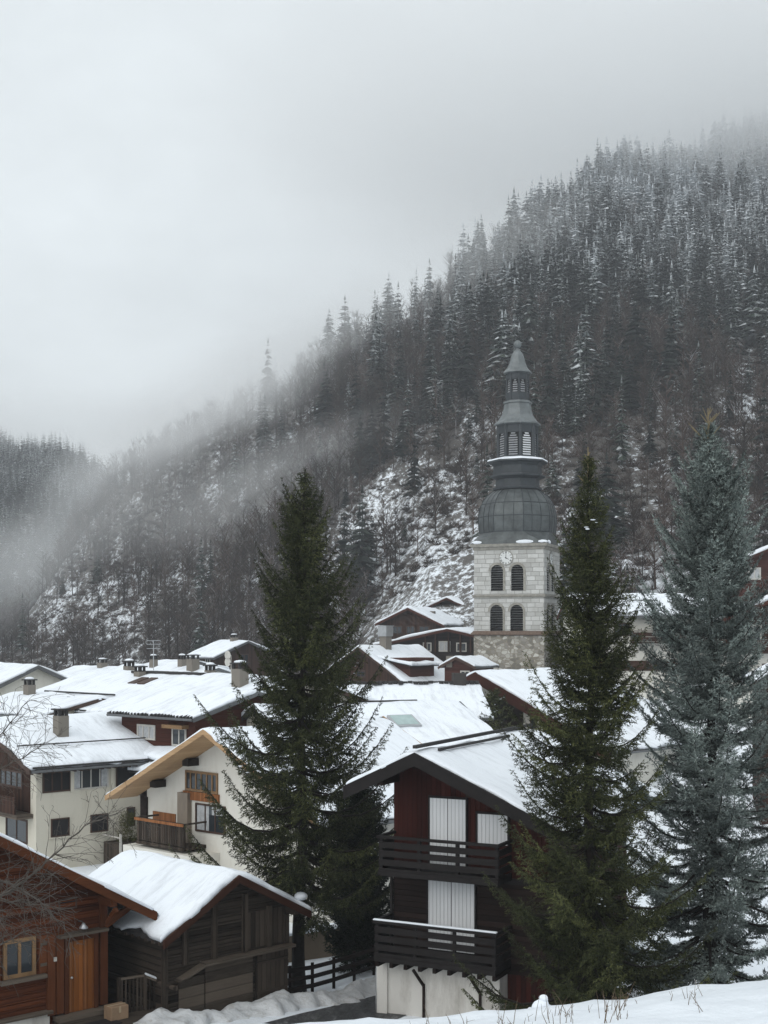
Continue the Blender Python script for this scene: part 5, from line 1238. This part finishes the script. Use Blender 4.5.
o = b.build('snow_mound', SNOW, None, True); o['kind'] = 'structure'
for v in o.data.vertices: v.co += Vector((float(N1(v.co.x*5, v.co.z*5)), 0, float(N2(v.co.x*5, v.co.z*5))))*0.028

# ------------------------------------------------------------------ the wooded mountainside
FIR = m_leaf('mountain_fir_needles', (0.012, 0.017, 0.014), (0.036, 0.044, 0.036), 0.60, (30, 210), nscale=0.25, tone=(1.7,1.75,1.6))
BRUSH = m_leaf('bare_branches', (0.032, 0.023, 0.019), (0.100, 0.073, 0.060), 0.34, (80, 240), nscale=0.12, tone=(1.5,1.35,1.3))
def fir_template(seed, nlev=17, per=8, rad=0.15):
    r = np.random.default_rng(seed); T = []
    T += [[(0.012, 0, 0), (-0.006, 0.010, 0), (0, 0, 0.98)], [(-0.006, 0.01, 0), (-0.006, -0.01, 0), (0, 0, 0.98)], [(-0.006, -0.01, 0), (0.012, 0, 0), (0, 0, 0.98)]]
    bare = r.uniform(0.06, 0.2)
    for i in range(nlev):
        h = bare+(1-bare)*(i+r.uniform(-0.3, 0.3))/nlev; d = max(0.02, 1-h)
        R = rad*(d/(1-bare))**0.75
        for k in range(per):
            if r.random() < 0.14: continue
            a = 6.283*k/per+r.uniform(-0.4, 0.4)+i; L = R*r.uniform(0.55, 1.2); ca, sa = math.cos(a), math.sin(a); dr = L*r.uniform(0.25, 0.65); w_ = L*r.uniform(0.24, 0.42)
            def Pp(s, o, z): return (ca*s*L-sa*o, sa*s*L+ca*o, h+z)
            m1, m2, tip = Pp(0.55, w_, -dr*0.7), Pp(0.55, -w_, -dr*0.7), Pp(1, 0, -dr)
            root = Pp(0, 0, 0.008); mid = Pp(0.5, 0, -dr*0.25)
            T += [[root, mid, m1], [root, m2, mid], [mid, tip, m1], [mid, m2, tip]]
    T += [[(0.012, 0, 0.93), (-0.012, 0, 0.93), (0, 0, 1.03)], [(0, 0.012, 0.93), (0, -0.012, 0.93), (0, 0, 1.03)]]
    return np.array(T)
def bare_template(seed, twigs=150, limbs=26, width=0.30):
    r = np.random.default_rng(seed); T = []
    def spike(p, q, w_):
        d = unit(q-p); n = unit(np.cross(d, r.normal(0, 1, 3))); m_ = np.cross(d, n)
        T.append([p-n*w_, p+n*w_, q]); T.append([p-m_*w_, p+m_*w_, q])
    top = np.array([r.normal(0, 0.03), r.normal(0, 0.03), 1.0]); spike(np.zeros(3), top, 0.016)
    ends = []
    for i in range(limbs):
        h = r.uniform(0.22, 0.95); a = r.uniform(0, 6.283); L = width*(1.15-h)*r.uniform(0.6, 1.3)+0.05
        p = top*h; q = p+np.array([math.cos(a)*L, math.sin(a)*L, L*r.uniform(0.7, 1.7)]); q[2] = min(q[2], 1.05); spike(p, q, 0.0065); ends.append((p, q))
    for i in range(twigs):
        p, q = ends[r.integers(len(ends))]; s_ = r.uniform(0.25, 1); b_ = p+(q-p)*s_; d = r.normal(0, 1, 3); d[2] = abs(d[2])*0.9+0.1
        e_ = b_+unit(d)*r.uniform(0.05, 0.14); n = unit(np.cross(e_-b_, r.normal(0, 1, 3))); T.append([b_-n*0.0032, b_+n*0.0032, e_])
    return np.array(T)
def bush_template(seed, n=70):
    r = np.random.default_rng(seed); T = []
    for i in range(n):
        p = np.array([r.normal(0, 0.22), r.normal(0, 0.22), 0]); d = unit(np.array([r.normal(0, 0.7), r.normal(0, 0.7), abs(r.normal(0.8, 0.3))])); q = p+d*r.uniform(0.4, 1.1); w_ = unit(np.cross(d, r.normal(0, 1, 3)))*0.03
        T.append([p-w_, p+w_, q])
    return np.array(T)
def tmesh(name, T, m_): return np_mesh(name, T.reshape(-1, 3), np.arange(T.shape[0]*3).reshape(-1, 3), [m_])
def merged(name, temps, P, Hs, Wd, rot, which, m_):
    parts = []
    for i, T in enumerate(temps):
        k = np.where(which == i)[0]
        if not len(k): continue
        c, s_ = np.cos(rot[k])[:, None], np.sin(rot[k])[:, None]; v = T.reshape(-1, 3)
        x = (v[None, :, 0]*c-v[None, :, 1]*s_)*(Hs*Wd)[k][:, None]+P[k, 0][:, None]; y = (v[None, :, 0]*s_+v[None, :, 1]*c)*(Hs*Wd)[k][:, None]+P[k, 1][:, None]
        z = v[None, :, 2]*Hs[k][:, None]+P[k, 2][:, None]; parts.append(np.stack([x, y, z], -1).reshape(-1, 3))
    V = np.concatenate(parts); tone = np.concatenate([np.repeat(np.clip(0.5+0.26*N1(P[which == i, 0]/16, P[which == i, 1]/20)+np.random.default_rng(i).normal(0, 0.22, (which == i).sum()), 0, 0.999), temps[i].shape[0]*3) for i in range(len(temps)) if (which == i).any()]); o = link(name, np_mesh(name, V, np.arange(len(V)).reshape(-1, 3), [m_])); o['kind'] = 'stuff'; a_ = o.data.attributes.new('tone', 'FLOAT', 'POINT'); a_.data.foreach_set('value', tone.astype(np.float32)); print(name, len(V)//3); return o
def scatter(n, seed, y0=118, y1=790, p0=-70, p1=850):
    r = np.random.default_rng(seed); y = np.sqrt(r.uniform(y0**2, y1**2, n)); px = r.uniform(p0, p1, n); x = (px-384)/F*y; z = ground(x, y)
    py = HOR-F*z/y; fl = floor_z(x, y); yc = np.interp(px, TAB[:, 0], TAB[:, 2])
    keep = (z > fl+1.5) & (y < yc+70) & ~((px > 362) & (px < 482) & (y < 232)) & ~((px > 640) & (y < 152)); return x[keep], y[keep], z[keep], px[keep], py[keep], r
def forest():
    # ---- firs
    x, y, z, px, py, r = scatter(26000, 5)
    cl_ = N1(x/28+3, y/34)+0.5*N2(x/11, y/13)
    alt = sstep(-10, 1, 0)*0
    dens = 0.20+0.75*sstep(430, 330, py)*sstep(420, 520, px)+0.45*sstep(470, 400, py)*sstep(280, 380, px)
    dens = dens+0.28*sstep(520, 460, py)*sstep(500, 600, px)
    glade = np.exp(-(((px-410)/85)**2+((py-545)/62)**2)**2); glade2 = np.exp(-(((px-85)/72)**2+((py-628)/44)**2)**2); strip_ = np.exp(-(((px-750)/16)**2+((py-390)/60)**2)**2)
    dens = dens*(1-0.90*glade)*(1-0.93*glade2)*(1-0.95*strip_)*(0.3+0.7*sstep(230, 420, px))
    dens = dens*(0.55+0.9*sstep(-0.9, 0.7, cl_))
    k = r.random(len(x)) < dens*0.21
    x, y, z, px, py = (a[k] for a in (x, y, z, px, py)); n = len(x); P = np.stack([x, y, z-0.3], 1)
    Hs = r.uniform(10, 24, n)*np.where(r.random(n) < 0.3, 0.55, 1)*np.interp(y, [120, 200, 320], [0.62, 0.75, 1.0]); Wd = r.uniform(1.0, 1.6, n); rot = r.uniform(0, 6.28, n)
    temps = [fir_template(i, rad=0.12+0.02*i) for i in range(5)]; which = r.integers(0, 5, n)
    meshes = [tmesh('fir_tree', T, FIR) for T in temps]
    # two firs that stand alone in the photograph
    solo = [(268, 392, 468, 64), (372, 556, 300, 50), (757, 212, 590, 56), (735, 212, 600, 40), (404, 540, 330, 30), (425, 330, 455, 52)]
    labels = ['tall pale fir sticking up out of the mist on the left skyline of the mountainside', 'dark fir alone in the snowy clearing, its crown hiding the snow left of the tower',
              'dark fir near the right picture edge, standing out on the high misty slope', 'small dark fir just left of the dark fir near the high right edge', 'slim fir standing on the right side of the snowy clearing',
              'dark slender fir on the skyline left of the spire']
    for (qx, qy, qY, hpx), lb in zip(solo, labels):
        Ys = np.arange(130, 700, 2.0); rows = HOR-F*ground((qx-384)/F*Ys, Ys)/Ys; qY = float(Ys[np.argmin(np.abs(rows-qy)+(Ys > 640)*50)])   # the spot on the slope
        X_ = (qx-384)/F*qY; o = link('fir_tree', meshes[int(qx) % 5]); o.location = (X_, qY, G(X_, qY)-0.4); hh = hpx/F*qY; o.scale = (hh, hh, hh); tag(o, lb, 'tree', 'firs on the mountainside')
    size = Hs/y*np.where((py < 640) & (px > 2) & (px < 766) & ~((np.abs(px-305) < 50) & (py > 560)) & ~((px > 540) & (py > 560)) & ~((np.abs(px-518) < 46) & (py > 520)), 1, 0.01); order = np.argsort(-size); ind, rest = order[:280], order[280:]
    for i in ind:
        o = link('fir_tree', meshes[which[i]]); o.location = P[i]; o.rotation_euler = (0, 0, rot[i]); o.scale = (Hs[i]*Wd[i], Hs[i]*Wd[i], Hs[i])
        tag(o, 'dark narrow fir in the mixed woods low on the mountainside', 'tree', 'firs low on the mountainside')
    merged('fir_forest', temps, P[rest], Hs[rest], Wd[rest], rot[rest], which[rest], FIR)
    # ---- leafless trees
    x, y, z, px, py, r = scatter(26000, 6)
    cl_ = N2(x/24+1, y/30)+0.5*N3(x/9, y/12)
    dens = 0.75-0.66*sstep(430, 300, py)*sstep(420, 520, px)+0.40*np.exp(-(((px-690)/105)**2+((py-350)/105)**2))
    glade = np.exp(-(((px-410)/80)**2+((py-548)/58)**2)**2); glade2 = np.exp(-(((px-85)/68)**2+((py-628)/40)**2)**2); strip_ = np.exp(-(((px-750)/14)**2+((py-390)/60)**2)**2)
    dens = dens*(1-0.80*glade)*(1-0.86*glade2)*(1-0.9*strip_)*(0.45+0.9*sstep(-0.9, 0.8, cl_))
    k = r.random(len(x)) < dens*np.where(px < 330, 0.85, 0.5)
    x, y, z, px, py = (a[k] for a in (x, y, z, px, py)); n = len(x); P = np.stack([x, y, z-0.3], 1)
    Hs = r.uniform(6, 14, n)*np.interp(y, [120, 200, 320], [0.6, 0.8, 1.05]); Wd = r.uniform(0.75, 1.2, n); rot = r.uniform(0, 6.28, n)
    temps = [bare_template(40+i, width=0.22+0.04*i) for i in range(4)]; which = r.integers(0, 4, n); meshes = [tmesh('leafless_tree', T, BRUSH) for T in temps]
    size = Hs/y*np.where((py < 640) & (px > 2) & (px < 766) & ~((np.abs(px-305) < 50) & (py > 560)) & ~((px > 540) & (py > 560)) & ~((np.abs(px-518) < 46) & (py > 520)), 1, 0.01); order = np.argsort(-size); ind, rest = order[:290], order[290:]
    for i in ind:
        o = link('leafless_tree', meshes[which[i]]); o.location = P[i]; o.rotation_euler = (0, 0, rot[i]); o.scale = (Hs[i]*Wd[i], Hs[i]*Wd[i], Hs[i])
        tag(o, 'leafless grey-brown tree in the woods low on the mountainside', 'tree', 'leafless trees low on the mountainside')
    merged('leafless_woods', temps, P[rest], Hs[rest], Wd[rest], rot[rest], which[rest], BRUSH)
    # ---- brushwood in the snow
    x, y, z, px, py, r = scatter(26000, 9, y1=520)
    n = len(x); P = np.stack([x, y, z-0.1], 1); temps = [bush_template(70+i) for i in range(3)]
    merged('brushwood', temps, P, r.uniform(0.5, 2.0, n), r.uniform(0.8, 1.5, n), r.uniform(0, 6.28, n), r.integers(0, 3, n), BRUSH)
    # ---- the far ridge
    r = np.random.default_rng(19); n = 6500; y = r.uniform(600, 1040, n); px = r.uniform(-120, 190, n); x = (px-384)/F*y; z = ground(x, y); k = z > floor_z(x, y)+0.5
    x, y, z = x[k], y[k], z[k]; n = len(x); P = np.stack([x, y, z-0.3], 1)
    small = [fir_template(90+i, 9, 6, 0.17) for i in range(3)]
    merged('distant_forest', small, P, r.uniform(8, 17, n), r.uniform(1.1, 1.7, n), r.uniform(0, 6.28, n), r.integers(0, 3, n), FIR)
if FOREST: forest()
print('objects', len(bpy.data.objects))
